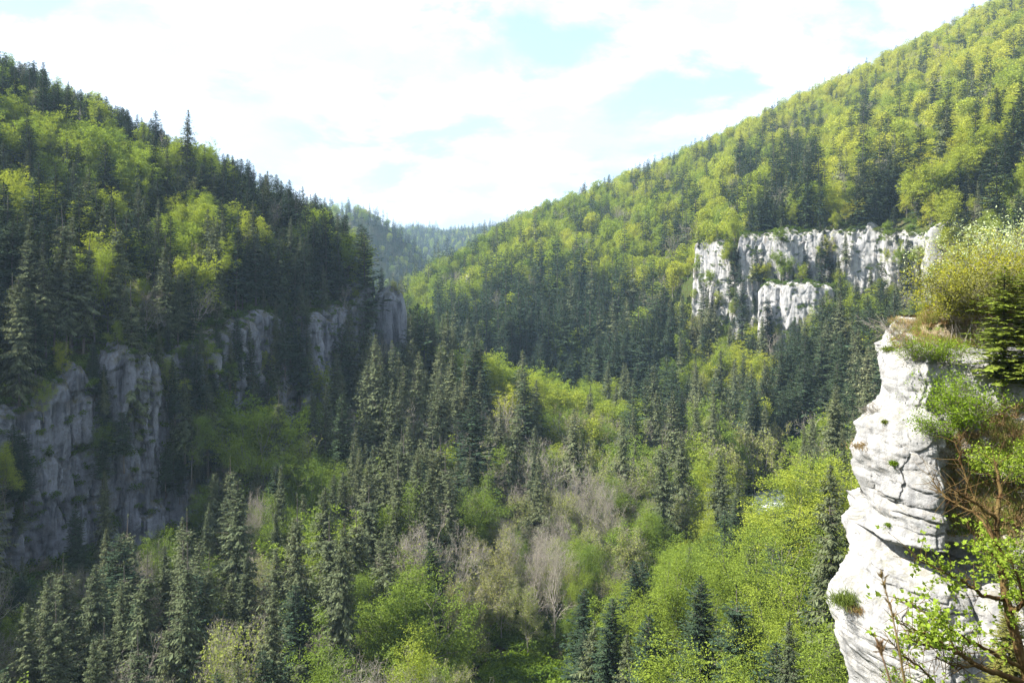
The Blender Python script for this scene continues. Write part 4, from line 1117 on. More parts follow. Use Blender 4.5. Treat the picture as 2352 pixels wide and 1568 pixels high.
# single trees that stand out in the photograph: kind, column, row of the top, row of the foot, distance (0: where the ground is), label
HERO = [
    ('spruce_tree', 333, 1432, 0, 118, 'sunlit spruce with a full pointed crown at the bottom edge of the valley'),
    ('spruce_tree', 228, 1458, 0, 112, 'ragged sunlit spruce left of the full pointed spruce at the bottom edge'),
    ('spruce_tree', 122, 1475, 0, 125, 'small sunlit spruce second from the left corner at the bottom edge'),
    ('spruce_tree', 30, 1520, 0, 115, 'spruce tip in the bottom left corner'),
    ('budding_tree', 545, 1418, 0, 122, 'wide grey tree with opening buds and mossy limbs at the bottom edge'),
    ('bare_tree', 440, 1490, 0, 126, 'small grey leafless tree left of the wide budding tree at the bottom edge'),
    ('spruce_tree', 475, 1182, 0, 185, 'tall pale-tipped spruce standing in front of the shadowed cliff foot'),
    ('spruce_tree', 560, 1265, 0, 160, 'middle spruce of the three sunlit ones in the shady bottom'),
    ('spruce_tree', 632, 1252, 0, 160, 'tallest and rightmost of the three sunlit spruces in the shady bottom'),
    ('spruce_tree', 520, 1312, 0, 155, 'shortest and leftmost of the three sunlit spruces in the shady bottom'),
    ('spruce_tree', 745, 1110, 0, 176, 'slim tall spruce with a bare lower trunk beside the lime maple'),
    ('spruce_tree', 820, 1150, 0, 172, 'dense tall spruce behind the slim spruce with the bare trunk'),
    ('spruce_tree', 985, 1080, 0, 188, 'tall spruce with hanging branches at the edge of the bare wood'),
    ('spruce_tree', 880, 1195, 0, 160, 'broad hanging spruce in front of the bright round maple'),
    ('maple_tree', 890, 1120, 0, 182, 'bright lime round maple among the valley spruces'),
    ('maple_tree', 1055, 1075, 0, 215, 'vivid green maple at the upper edge of the spruce stand'),
    ('maple_tree', 712, 1045, 0, 215, 'yellow-green maple lit at the edge of the shadow'),
    ('maple_tree', 690, 1120, 0, 195, 'lime maple below the yellow-green one at the shadow edge'),
    ('maple_tree', 555, 900, 0, 240, 'fresh green round maple in the shade below the left cliffs'),
    ('beech_tree', 612, 935, 0, 228, 'narrow pointed beech with bright leaves in the shade'),
    ('maple_tree', 950, 1310, 0, 150, 'rounded green maple above the valley floor thicket'),
    ('bare_tree', 1030, 1195, 0, 170, 'brown leafless tree with mossy twigs beside the spruces'),
    ('bare_tree', 1380, 1060, 0, 228, 'broad grey leafless tree in the middle of the valley'),
    ('bare_tree', 1410, 1075, 0, 222, 'leafless tree leaning against the broad grey one'),
    ('bare_tree', 1275, 1215, 0, 180, 'slim white-stemmed leafless tree above the budding wood'),
    ('bare_tree', 1225, 1225, 0, 184, 'leafless tree left of the slim white-stemmed one'),
    ('bare_tree', 810, 1455, 0, 120, 'forked leafless tree with crooked limbs at the bottom edge'),
    ('maple_tree', 790, 1370, 0, 128, 'leafy green maple behind the forked leafless tree'),
    ('fir_tree', 1335, 1350, 0, 140, 'dark fir left of the lime beeches at the bottom edge'),
    ('fir_tree', 1605, 1310, 0, 118, 'dark fir rising among the lime beeches'),
    ('fir_tree', 1480, 1400, 0, 112, 'grey-green fir in front of the leftmost lime beeches'),
    ('fir_tree', 1395, 1370, 0, 128, 'second dark fir beside the glade at the bottom edge'),
    ('spruce_tree', 1715, 1262, 0, 128, 'tawny thin spruce between two lime beeches'),
    ('fir_tree', 1815, 1190, 0, 168, 'broad dark green fir below the river'),
    ('spruce_tree', 1660, 1040, 0, 215, 'tall spruce left of the white water'),
    ('spruce_tree', 1570, 985, 0, 235, 'dark tall spruce left of the one beside the white water'),
    ('spruce_tree', 1920, 1060, 0, 130, 'tawny spruce half hidden behind the white rock pillar'),
    ('beech_tree', 1555, 1260, 0, 132, 'lime beech directly behind the dark fir'),
    ('beech_tree', 1630, 1290, 0, 126, 'round lime beech right of the dark fir'),
    ('beech_tree', 1840, 1300, 0, 112, 'big bright lime beech beside the white rock pillar'),
    ('beech_tree', 1760, 1400, 0, 100, 'lime beech at the bottom edge left of the big bright one'),
    ('beech_tree', 1630, 1470, 0, 96, 'lime beech crown cut by the bottom edge of the picture'),
    ('beech_tree', 1470, 1350, 0, 138, 'leftmost lime beech of the near group'),
    ('beech_tree', 1880, 1420, 0, 96, 'lime beech touching the white rock pillar at the bottom edge'),
    ('fir_tree', 1845, 812, 0, 330, 'tallest fir of the dark group above the river'),
    ('fir_tree', 1890, 880, 0, 318, 'broad fir right of the tallest one above the river'),
    ('fir_tree', 1705, 640, 0, 432, 'pointed dark fir standing in front of the left end of the pale cliff'),
    ('fir_tree', 2292, 300, 0, 372, 'big dark fir at the right edge above the shrubs'),
    ('fir_tree', 128, 368, 0, 255, 'dark pointed fir among beeches on the left hill'),
    ('fir_tree', 663, 432, 0, 335, 'broad dark fir near the right end of the left ridge'),
    ('fir_tree', 572, 366, 0, 345, 'tall pointed fir on the skyline of the left ridge'),
    ('spruce_tree', 232, 460, 0, 240, 'grey half-dead spruce with visible trunk on the left hill'),
    ('beech_tree', 130, 345, 0, 282, 'large yellow-green beech behind the dark pointed fir'),
    ('beech_tree', 105, 290, 0, 300, 'pale round beech high on the left hill'),
    ('beech_tree', 48, 410, 0, 262, 'slim yellow beech low on the left hill'),
    ('fir_tree', 838, 522, 0, 332, 'last fir at the end of the left hill beside the gap'),
    ('spruce_tree', 308, 640, 0, 214, 'thin spruce with a long bare trunk on the cliff rim'),
    ('spruce_tree', 275, 632, 0, 217, 'second thin bare-trunked spruce on the cliff rim'),
    ('fir_tree', 285, 925, 1075, 203, 'dark fir clinging to the ledge between the two shadowed rock faces'),
    ('fir_tree', 235, 990, 1130, 202, 'smaller dark fir left of the one on the ledge between the rock faces'),
    ('fir_tree', 55, 1030, 1165, 184, 'dark fir on a ledge of the shadowed cliff at the left edge'),
    ('fir_tree', 178, 1158, 1340, 188, 'dark fir standing before the lower shadowed rock face'),
    ('spruce_tree', 245, 1075, 1340, 195, 'tall dark spruce between the two lower shadowed rock faces'),
    ('beech_tree', 12, 1010, 1170, 178, 'yellowish beech hanging at the left edge before the shadowed cliff'),
    ('beech_tree', 100, 872, 960, 193, 'small beech on the rim of the shadowed cliff'),
    ('fir_tree', 380, 1010, 1120, 214, 'dark bushy fir on the right flank of the shadowed cliff'),
    ('fir_tree', 452, 800, 980, 228, 'dark fir covering the end of the shadowed cliff'),
    ('fir_tree', 402, 815, 965, 220, 'dark fir at the upper right of the shadowed cliff'),
    ('spruce_tree', 425, 850, 1050, 221, 'dark spruce hiding the right end of the shadowed cliff'),
    ('fir_tree', 540, 730, 900, 254, 'dark fir at the left end of the second shadowed cliff'),
    ('fir_tree', 655, 700, 860, 280, 'dark fir dividing the second shadowed cliff'),
    ('fir_tree', 505, 760, 940, 244, 'dark fir between the two shadowed cliffs'),
    ('spruce_tree', 478, 850, 1080, 232, 'spruce standing below the gap between the shadowed cliffs'),
    ('maple_tree', 440, 930, 1090, 222, 'green maple at the right foot of the shadowed cliff'),
    ('maple_tree', 520, 880, 1030, 240, 'green maple below the fir between the shadowed cliffs'),
    ('fir_tree', 690, 770, 930, 292, 'dark fir in front of the second shadowed cliff'),
    ('beech_tree', 740, 830, 950, 300, 'yellow-green beech at the foot of the second shadowed cliff'),
    ('fir_tree', 876, 612, 682, 370, 'small fir on top of the rock tower'),
    ('budding_tree', 900, 640, 690, 368, 'thin bush on top of the rock tower'),
    ('bare_tree', 915, 648, 690, 369, 'leafless bush at the right rim of the rock tower top'),
    ('fir_tree', 1885, 560, 700, 438, 'dark fir in the cleft between the two halves of the pale cliff'),
    ('fir_tree', 2020, 600, 740, 412, 'dark fir in front of the right part of the pale cliff'),
    ('fir_tree', 1965, 655, 790, 405, 'dark fir left of the one before the right part of the pale cliff'),
    ('fir_tree', 2080, 510, 600, 428, 'dark fir leaning over the right end of the pale cliff'),
    ('fir_tree', 2050, 470, 580, 430, 'tall dark fir on the rim of the pale cliff'),
    ('beech_tree', 1800, 570, 650, 440, 'light green beech on the ledge between the two pale rock bands'),
    ('beech_tree', 1840, 600, 655, 440, 'small beech right of the one between the pale rock bands'),
    ('spruce_tree', 45, 625, 0, 194, 'bare-trunked spruce at the left end of the cliff rim'),
]
hx, hy, hz, hk, hh, hl, ledge_stand = [], [], [], [], [], [], []
for kn, px, pt, pb, dist, lab in HERO:
    x = (px - PCX) / FPX * dist
    g = ground(x, dist)[0]; top = (HOR - pt) / FPX * dist
    if pb: g = (HOR - pb) / FPX * dist
    H = top - g
    mn, mx = (14, 46) if kn[:3] in ('fir', 'spr') else (10, 31)
    hx.append(x); hy.append(dist); hk.append(KN.index(kn)); hl.append(lab)
    hh.append(float(H if pb else np.clip(H, mn, mx)))
    hz.append(top - hh[-1] if H > mx else g)
rl = np.random.default_rng(404)
LEDGE = []
for fi, G in enumerate(FACES):
    want, tries = (46, 34, 80, 14)[fi], 0
    up = G[:, :-14]
    while want > 0 and tries < 4000:
        tries += 1
        i, j = int(rl.integers(0, up.shape[0])), int(rl.integers(0, up.shape[1]) ** 1.0)
        p = up[i, j]; h = rl.uniform(7, 15) if fi < 2 else rl.uniform(7, 15)
        a, b = to_px(*p); top = to_px(p[0], p[1], p[2] + h)[1]
        if a < -30 or b > 1400: continue
        inside = any(inpoly(np.array([a, a, a]), np.array([b, (b + top) / 2, top]), poly).any() for poly, _, _ in OPEN)
        if inside and rl.random() > .10: continue
        if any(math.hypot(a - q[0], b - q[1]) < (22 if fi < 2 else 11) for q in LEDGE): continue
        LEDGE.append((a, b)); want -= 1
        kk = int(rl.choice([0, 0, 0, 1, 2, 3, 5]))
        if kk >= 2: h *= .75
        hx.append(p[0]); hy.append(p[1]); hz.append(p[2] - .6); hk.append(kk); hh.append(h); hl.append(None)
        ledge_stand.append('left ledges' if fi < 2 else 'pale ledges')
# clumps that divide the pale cliff into separate faces, and the wood at its foot: columns, rows of the feet, count, face
for (a0, a1, b0, b1, cnt, fi) in ((1668, 1700, 590, 700, 9, 2), (1868, 1910, 580, 700, 11, 2), (2072, 2116, 590, 720, 10, 2), (1700, 1890, 632, 660, 13, 2), (1598, 1690, 640, 760, 10, 2), (1900, 2070, 665, 760, 16, 2), (1925, 1960, 600, 690, 4, 2), (1780, 1800, 540, 620, 3, 2), (2030, 2075, 560, 620, 4, 2),
                                  (540, 700, 790, 930, 20, 1), (690, 722, 740, 860, 4, 1), (380, 540, 860, 1150, 30, 0), (215, 250, 900, 1130, 5, 0), (0, 60, 1080, 1250, 4, 0)):
    G = FACES[fi][:, :-14].reshape(-1, 3); ga, gb = to_px(G[:, 0], G[:, 1], G[:, 2])
    for _ in range(cnt):
        a, b = rl.uniform(a0, a1), rl.uniform(b0, b1)
        p = G[np.argmin((ga - a) ** 2 + (gb - b) ** 2)]
        kk = int(rl.choice([0, 0, 1, 2, 2, 3, 5] if fi == 2 else [0, 0, 0, 1, 1, 3, 2])); h = rl.uniform(10, 19) * (.72 if kk >= 2 else 1)
        hx.append(p[0] * .992); hy.append(p[1] * .992); hz.append(p[2] - .6); hk.append(kk); hh.append(h); hl.append(None)
        ledge_stand.append('left ledges' if fi < 2 else 'pale ledges')
hx, hy, hz, hk, hh = map(np.array, (hx, hy, hz, hk, hh))
# clear wild trees that stand right where one of these does, or hide it
cl = np.ones(len(tx), bool)
for x, y, h, k in list(zip(hx, hy, hh, hk))[:len(HERO)]:
    cl &= np.hypot(tx - x, ty - y) > (3.2 if k < 2 else 4.5)
    a, b = to_px(x, y, 0)[0], to_px(tx, ty, 0)[0]
    pt = to_px(0, y, ground(x, y)[0] + h)[1]
    infront = (ty < y) & (ty > y - 32) & (np.abs(a - b) < 12 + .35 * wdt * FPX / ty) & (to_px(tx, ty, tz + hgt)[1] < pt + 60)
    cl &= ~infront
tx, ty, tz, kind, stand, hgt = [a[cl] for a in (tx, ty, tz, kind, stand, hgt)]
hero = np.concatenate([np.full(len(tx), -1), np.arange(len(hx))])
tx, ty, tz, kind, hgt = np.concatenate([tx, hx]), np.concatenate([ty, hy]), np.concatenate([tz, hz]), np.concatenate([kind, hk]), np.concatenate([hgt, hh])
stand = np.concatenate([stand, np.array(['hero'] * len(HERO) + ledge_stand, dtype=object)])
n = len(tx)
wdt = np.where(kind < 2, .15, .25) * hgt

# how much of each tree the picture shows (front to back painting at 1024 x 682)
S = 1024 / 2352.0
paint = np.zeros((682, 1024), bool)
px0, ptop = to_px(tx, ty, tz + hgt); pbot = to_px(tx, ty, tz + hgt * .1)[1]; pw = wdt * FPX / ty
shown = np.zeros(n)
mask_near = inpoly(*np.meshgrid(np.arange(1024) / S, np.arange(682) / S), [(2090, 750), (2024, 850), (2028, 940), (1960, 1000), (1957, 1110), (1975, 1180), (1940, 1330), (1900, 1390), (1900, 1450), (1936, 1568), (2352, 1568), (2352, 480), (2200, 560)])
paint |= mask_near
vis_t = visible_from_camera(tx, ty, tz + hgt * .8)
for i in np.argsort(ty):
    if not vis_t[i]: continue
    y0, y1 = int(ptop[i] * S), int(pbot[i] * S) + 1
    if y1 <= 0 or y0 >= 682: continue
    y0 = max(y0, 0); y1 = min(y1, 682)
    c = px0[i] * S; w = pw[i] * S
    for a, b, ww in ((y0, y0 + (y1 - y0) // 3, .35 if kind[i] < 2 else .75), (y0 + (y1 - y0) // 3, y1, .75 if kind[i] < 2 else .8)):
        x0, x1 = max(0, int(c - w * ww)), min(1024, int(c + w * ww) + 1)
        if x1 <= x0 or b <= a: continue
        sub = paint[a:b, x0:x1]
        shown[i] += sub.size - sub.sum()
        if kind[i] < 4: sub[:] = True
lodn = np.where(ty < 240, 0, np.where(ty < 480, 1, 2))
single = np.zeros(n, bool)
for k in range(6):
    m = np.nonzero(kind == k)[0]
    m = m[np.argsort(-shown[m] - (hero[m] >= 0) * 1e6)][:300]
    single[m[(shown[m] > 14) | (hero[m] >= 0)]] = True

PLACE = {
    'left hill': 'on the steep left hillside', 'left ridge': 'on the skyline of the left ridge', 'left cliff rim': 'on the rim above the shadowed left cliffs',
    'cliff foot': 'in the shade at the foot of the left cliffs', 'shady bottom': 'in the dark wood at the bottom left', 'gap wood': 'in the shade below the rock tower',
    'middle hill': 'on the middle hillside beyond the gap', 'dark firs': 'in the dark fir wood on the middle hillside', 'sunlit spur': 'on the sunlit spur amid the valley',
    'spruce stand': 'in the tall valley spruce stand', 'bare wood': 'in the greyish bare wood in the valley', 'budding wood': 'in the budding wood at the valley centre',
    'valley floor': 'on the valley floor at the bottom edge', 'river wood': 'in the mixed wood beside the river', 'right hill': 'on the sunny right hillside',
    'right firs': 'in the fir group above the pale cliff', 'below the pale cliff': 'on the slope below the pale cliff', 'river firs': 'in the dark fir group above the river',
    'near beeches': 'in the bright wood below the white rock pillar', 'far hills': 'on the hazy far hills', 'left ledges': 'clinging to the shadowed left cliffs', 'pale ledges': 'growing on the pale right cliff', 'valley': 'in the mixed valley forest',
}
LOOK = {'fir_tree': ('dark green fir', 'fir'), 'spruce_tree': ('grey-green spruce', 'spruce'), 'beech_tree': ('lime green beech', 'beech'),
        'maple_tree': ('fresh green maple', 'maple'), 'budding_tree': ('yellowish budding tree', 'tree'), 'bare_tree': ('grey leafless tree', 'tree')}
ORD = ['first', 'second', 'third', 'fourth', 'fifth', 'sixth', 'seventh', 'eighth', 'ninth', 'tenth', 'eleventh', 'twelfth']
idx = np.nonzero(single)[0]
labels = {}
from collections import defaultdict
bag = defaultdict(list)
for i in idx:
    if hero[i] >= 0 and hl[hero[i]]: labels[i] = (hl[hero[i]], None)
    else: bag[KN[kind[i]], stand[i]].append(i)
for (kn, st), ms in bag.items():
    look, pl = LOOK[kn][0], PLACE.get(st, PLACE['valley'])
    gname = (look + 's ' + pl).replace('beechs', 'beeches')
    for i in ms: labels[i] = (look + ' ' + pl, gname)
    if len(ms) == 1: continue
    nb = min(10, max(1, int(math.ceil(len(ms) / 8))))
    ms = sorted(ms, key=lambda i: ptop[i])
    rows = [list(q) for q in np.array_split(np.array(ms), nb)]
    rowname = {1: [''], 2: ['upper ', 'lower '], 3: ['upper ', 'middle ', 'lower ']}.get(nb) or [ORD[q] + '-highest ' if q else 'highest ' for q in range(nb)]
    for rn_, row in zip(rowname, rows):
        row = sorted(row, key=lambda i: px0[i])
        for q, i in enumerate(row):
            pos_ = 'leftmost' if q == 0 else 'rightmost' if q == len(row) - 1 else (ORD[q] if q < len(ORD) else '%dth' % (q + 1)) + ('' if rn_ else ' from left')
            labels[i] = ('%s %s, %s%s' % (look, pl, pos_, ' of ' + rn_ + 'row' if rn_ else ''), gname)
rt = np.random.default_rng(5)
for i in idx:
    kn = KN[kind[i]]; lod = int(lodn[i]); v = int(rt.integers(0, NV(int(kind[i]), lod)))
    H = PROTO[kn, lod, v][0]; sc = hgt[i] / H
    e = obj(kn, None, None, (tx[i], ty[i], tz[i] - .25), rt.uniform(0, 6.28), (sc * rt.uniform(.78, 1.22),) * 2 + (sc,))
    e.empty_display_size = 1
    e.rotation_euler[0], e.rotation_euler[1] = rt.normal(0, .02), rt.normal(0, .02)
    tag(e, labels[i][0], LOOK[kn][1], labels[i][1])
    cm, tm = part_meshes(kn, lod, v)
    obj('crown', cm, e); obj('trunk', tm, e)

# the rest of the forest: one object per kind, a real tree at every point
def scatter_object(name, pts, rz, sc, which, meshes, label, cat):
    me = bpy.data.meshes.new(name)
    me.from_pydata([tuple(p) for p in pts], [], [])
    for an, ty_, arr in (('rz', 'FLOAT', rz), ('sc', 'FLOAT', sc), ('which', 'INT', which)):
        at = me.attributes.new(an, ty_, 'POINT'); at.data.foreach_set('value', np.asarray(arr, np.int32 if ty_ == 'INT' else np.float32))
    pc = bpy.data.collections.new(name + '_models')
    for k, m in enumerate(meshes):
        pc.objects.link(bpy.data.objects.new('%s_model_%02d' % (name, k), m))
    o = obj(name, me)
    ng = bpy.data.node_groups.new(name + '_scatter', 'GeometryNodeTree')
    ng.interface.new_socket('Geometry', in_out='INPUT', socket_type='NodeSocketGeometry')
    ng.interface.new_socket('Geometry', in_out='OUTPUT', socket_type='NodeSocketGeometry')
    gi, go = ng.nodes.new('NodeGroupInput'), ng.nodes.new('NodeGroupOutput')
    ci = ng.nodes.new('GeometryNodeCollectionInfo'); ci.inputs['Collection'].default_value = pc
    ci.inputs['Separate Children'].default_value = True; ci.inputs['Reset Children'].default_value = True
    ip = ng.nodes.new('GeometryNodeInstanceOnPoints'); ip.inputs['Pick Instance'].default_value = True
    def attr(nm, dt):
        a = ng.nodes.new('GeometryNodeInputNamedAttribute'); a.data_type = dt; a.inputs[0].default_value = nm
        return a.outputs['Attribute']
    cx = ng.nodes.new('ShaderNodeCombineXYZ'); ng.links.new(attr('rz', 'FLOAT'), cx.inputs[2])
    er = ng.nodes.new('FunctionNodeEulerToRotation'); ng.links.new(cx.outputs[0], er.inputs[0])
    ng.links.new(gi.outputs[0], ip.inputs['Points']); ng.links.new(ci.outputs[0], ip.inputs['Instance'])
    ng.links.new(attr('which', 'INT'), ip.inputs['Instance Index']); ng.links.new(er.outputs[0], ip.inputs['Rotation']); ng.links.new(attr('sc', 'FLOAT'), ip.inputs['Scale'])
    ng.links.new(ip.outputs[0], go.inputs[0])
    md = o.modifiers.new('scatter', 'NODES'); md.node_group = ng
    tag(o, label, cat, kind='stuff')
    return o
REST = {'fir_tree': ('fir_forest', 'dark firs filling the hillsides between the single trees'), 'spruce_tree': ('spruce_forest', 'grey-green spruces filling the slopes between the single trees'),
        'beech_tree': ('beech_forest', 'light green beech wood covering the hillsides'), 'maple_tree': ('maple_forest', 'fresh green maples filling the valley wood'),
        'budding_tree': ('budding_forest', 'thin budding trees filling the valley wood'), 'bare_tree': ('bare_forest', 'leafless trees scattered through the forest')}
for k, kn in enumerate(KN):
    m = np.nonzero((kind == k) & ~single)[0]
    if not len(m): continue
    meshes, base, Hs = [], {}, {}
    for lod in (1, 2):
        for v in range(NV(k, lod)):
            base[lod, v] = len(meshes); meshes.append(whole_mesh(kn, lod, v)); Hs[lod, v] = PROTO[kn, lod, v][0]
    vv = rt.integers(0, 4 if k < 4 else 2, len(m))
    which = [base[max(1, int(lodn[i])), int(v)] for i, v in zip(m, vv)]
    sc = [hgt[i] / Hs[max(1, int(lodn[i])), int(v)] for i, v in zip(m, vv)]
    scatter_object(REST[kn][0], np.stack([tx[m], ty[m], tz[m] - .25], 1), rt.uniform(0, 6.28, len(m)), sc, which, meshes, REST[kn][1], 'forest')
print('TREES', n, 'single', len(idx), [int(((kind == k) & single).sum()) for k in range(6)], [int((kind == k).sum()) for k in range(6)])

# ------------------------------------------------------------------ undergrowth and ledge shrubs
def bush(seed, R, nleaf, ls):
    q = np.random.default_rng(seed); mb = MB()
    lob = q.normal(0, .45, (7, 3)) * R; lob[:, 2] = np.abs(lob[:, 2]) + .35 * R
    li = q.integers(0, 7, nleaf)
    d = unit(q.normal(0, 1, (nleaf, 3))); d[:, 2] = np.abs(d[:, 2]) * .9 - .1
    p = lob[li] + d * R * q.uniform(.25, .7, nleaf)[:, None]
    ll = ls * q.uniform(.6, 1.4, nleaf)
    rhombs(mb, p, unit(d + q.normal(0, .6, (nleaf, 3))), ll, ll * .65, unit(np.array([0, 0, 1.0]) + q.normal(0, .5, (nleaf, 3))))
    return mb
bushes = [bush(s_, 1.5, 420, .34).mesh('bush', [M_UNDER]) for s_ in range(4)]
ux, uy = [], []
for (x0, x1, y0, y1, st, sd) in ((-140, 140, 110, 300, 2.7, 21), (-260, 300, 300, 560, 4.2, 22)):
    a, b = jitter(x0, x1, y0, y1, st, sd); ux.append(a); uy.append(b)
ux, uy = np.concatenate(ux), np.concatenate(uy)
uz = ground(ux, uy)
pc = to_px(ux, uy, uz)
dd = dL(ux, uy)[0]; dr = dR(ux, uy)[0]; dv = np.abs(dV(ux, uy)[0]); dn = dN(ux, uy)[0]
k_ = ~inpoly(pc[0], pc[1] - 12, OPEN[11][0]) & (pc[0] > -80) & (pc[0] < 2430) & (pc[1] < 1750) & ~((dd > -1) & (dd < 3.5) & (uy < 420)) & ~((dr > -1) & (dr < 3.5)) & (dv > 4.5) & ~((dn > -6) & (uy < 110)) & visible_from_camera(ux, uy, uz + 8) & (rt.random(len(ux)) < .8)
ux, uy, uz = ux[k_], uy[k_], uz[k_]
scatter_object('undergrowth', np.stack([ux, uy, uz - .3], 1), rt.uniform(0, 6.28, len(ux)), rt.uniform(.6, 1.7, len(ux)), rt.integers(0, 4, len(ux)), bushes, 'green bushes and saplings covering the ground under the trees', 'undergrowth')
lp = []
for G in FACES:
    e1 = np.gradient(G, axis=0); e2 = np.gradient(G, axis=1)
    nz = unit(np.cross(e1, e2))[..., 2]
    cand = np.argwhere(np.abs(nz) > .34)
    area_n = int(len(cand) * .055)
    c_ = cand[rt.integers(0, len(cand), area_n)]
    lp.append(G[c_[:, 0], c_[:, 1]])
    top = G[:, -15:].reshape(-1, 3); lp.append(top[rt.integers(0, len(top), len(G) // 2)])
lp = np.concatenate(lp)
ledge = [bush(40 + s_, 1.2, 300, .30).mesh('ledge_bush', [M_UNDER]) for s_ in range(3)]
scatter_object('cliff_shrubs', lp - np.array([0, 0, .25]), rt.uniform(0, 6.28, len(lp)), rt.uniform(.30, 1.2, len(lp)), rt.integers(0, 3, len(lp)), ledge, 'small shrubs and grass on the ledges of the cliffs', 'shrubs')
# broad leaves of the glade on the valley floor
gn = 900
ga = rt.uniform(0, 6.28, gn); gr = np.sqrt(rt.uniform(0, 1, gn))
gxx, gyy = 3 + np.cos(ga) * gr * 9, 165 + np.sin(ga) * gr * 7
gp = np.stack([gxx, gyy, ground(gxx, gyy) + .35], 1)
glade = [bush(60 + s_, .5, 60, .42).mesh('glade_plant', [M_SHRUB]) for s_ in range(3)]
scatter_object('glade_plants', gp - np.array([0, 0, .3]), rt.uniform(0, 6.28, gn), rt.uniform(.7, 1.3, gn), rt.integers(0, 3, gn), glade, 'bright green broad-leaved plants carpeting the small glade', 'plants')


# ------------------------------------------------------------------ plants on and before the white pillar
def at(px, py, d): return np.array(P(px, py, d))

def shrub_meshes(seed, H, nleaf, ls, mat, spread=.62, stems=5, lean=(0, 0), upright=.45, bunch=.12):
    q = np.random.default_rng(seed)
    tr, cr = MB(), MB()
    pts = []
    for s_ in range(stems):
        P0, P1, R0, R1, K, tips = skeleton(seed * 10 + s_, H * q.uniform(.65, 1.0), 4, spread, .16)
        az = s_ * 6.28 / stems + q.uniform(-.4, .4)
        sh = np.array([math.cos(az) * upright + lean[0], math.sin(az) * upright + lean[1]])
        for A in (P0, P1, tips): A[:, :2] += A[:, 2:3] * sh
        m = K <= 3
        tr.tubes(P0[m], P1[m], np.clip(R0[m] * .55, .006, .04), np.clip(R1[m] * .5, .005, .04), 3)
        pts += [tips, (P0[K >= 3] + P1[K >= 3]) / 2]
    pts = np.concatenate(pts)
    pts = pts[pts[:, 2] > H * .12]
    nleaf = int(nleaf * 1.9); ls = ls * 1.25
    b = pts[q.integers(0, len(pts), nleaf)] + q.normal(0, bunch, (nleaf, 3))
    ll = ls * q.uniform(.6, 1.3, nleaf)
    rhombs(cr, b, unit(q.normal(0, 1, (nleaf, 3)) + np.array([0, 0, -.1])), ll, ll * .62, unit(q.normal(0, .45, (nleaf, 3)) + np.array([0, 0, 1.0])))
    return cr, tr

def near_shrub(name, base, seed, H, nleaf, ls, mat, label, cat='shrub', bark=None, **kw):
    cr, tr = shrub_meshes(seed, H, nleaf, ls, mat, **kw)
    e = obj(name, None, None, base); tag(e, label, cat)
    obj('stems', tr.mesh(name + '_stems', [bark or M_TWIG]), e)
    if nleaf: obj('foliage', cr.mesh(name + '_foliage', [mat]), e)
    return e

near_shrub('leafy_shrub', on_pillar(2225, 1000), 3, 3.8, 4200, .085, M_SHRUB, 'dense yellow-green shrub leaning over the right side of the white pillar', lean=(-.34, -.25), bunch=.10)
near_shrub('leafy_shrub', on_pillar(2285, 1090), 5, 1.9, 2600, .09, M_LIME, 'bright green shrub on the brown earth slope right of the pillar', lean=(-.10, -.3), spread=.75, bunch=.12)
near_shrub('leafy_shrub', on_pillar(2345, 1100), 6, 2.2, 2400, .09, M_LIME, 'bright green shrub cut by the right edge of the picture', lean=(-.15, -.3), spread=.75, bunch=.12)
near_shrub('leafy_shrub', on_pillar(2150, 1010), 8, 1.6, 900, .08, M_SHRUB, 'thin sprawling twigs with few leaves below the dense shrub', lean=(-.5, -.3))
near_shrub('yellow_shrub', at(2200, 745, 45), 12, 3.9, 3600, .085, M_YELLOW, 'yellow leafed shrub on the bank just right of the pillar top', lean=(.05, 0))
near_shrub('yellow_shrub', at(2262, 730, 45.5), 13, 4.6, 3600, .085, M_YELLOW, 'taller yellow shrub in the middle of the grassy bank', lean=(.0, 0))
near_shrub('yellow_shrub', at(2330, 715, 46), 14, 5.2, 4200, .085, M_YELLOW, 'yellow shrub at the right edge of the grassy bank', lean=(-.05, 0))
near_shrub('tawny_shrub', at(2232, 738, 44), 15, 3.2, 4500, .08, M_TAWNY, 'olive brown dense shrub between the yellow shrubs', lean=(-.05, 0), bunch=.10)
near_shrub('tawny_shrub', at(2290, 728, 44), 16, 2.8, 4200, .08, M_TAWNY, 'olive brown shrub behind the young yellow-green fir', lean=(.1, 0), bunch=.10)
near_shrub('whitebeam', at(2315, 690, 49), 17, 6.4, 3000, .11, M_PALE, 'pale silvery leafed shrub rising over the yellow shrubs', lean=(-.16, 0), spread=.55)
near_shrub('whitebeam', at(2215, 735, 47), 18, 3.0, 700, .10, M_PALE, 'low pale flowering shrub at the left end of the bank', lean=(-.25, 0), spread=.6)
near_shrub('leafless_shrub', at(2078, 790, 43.5), 21, 2.0, 0, .05, M_BUD, 'pale leafless shrub on the left corner of the pillar top', lean=(-.7, 0), upright=.5, stems=4)
near_shrub('leafless_shrub', at(2020, 965, 44.5), 22, 1.5, 0, .05, M_BUD, 'pale leafless shrub on the pillar shoulder at its left edge', lean=(-.6, 0), upright=.5, stems=3)
near_shrub('leafless_shrub', on_pillar(2185, 1060), 23, 1.7, 60, .06, M_SHRUB, 'grey tangle of dead twigs beside the vertical crack', lean=(-.6, -.4), upright=.6, stems=4)
near_shrub('leafy_shrub', on_pillar(2105, 830), 24, 1.5, 900, .07, M_SHRUB, 'small sparse shrub on the upper face of the pillar', lean=(-.3, -.4))
near_shrub('leafy_shrub', on_pillar(2165, 840), 25, 2.0, 1700, .075, M_SHRUB, 'sparse yellow-green shrub left of the young fir', lean=(-.1, -.4))
near_shrub('leafy_shrub', on_pillar(2085, 1590), 26, 1.6, 900, .08, M_SHRUB, 'low shrub at the bottom edge in front of the pillar foot', lean=(-.1, -.2))
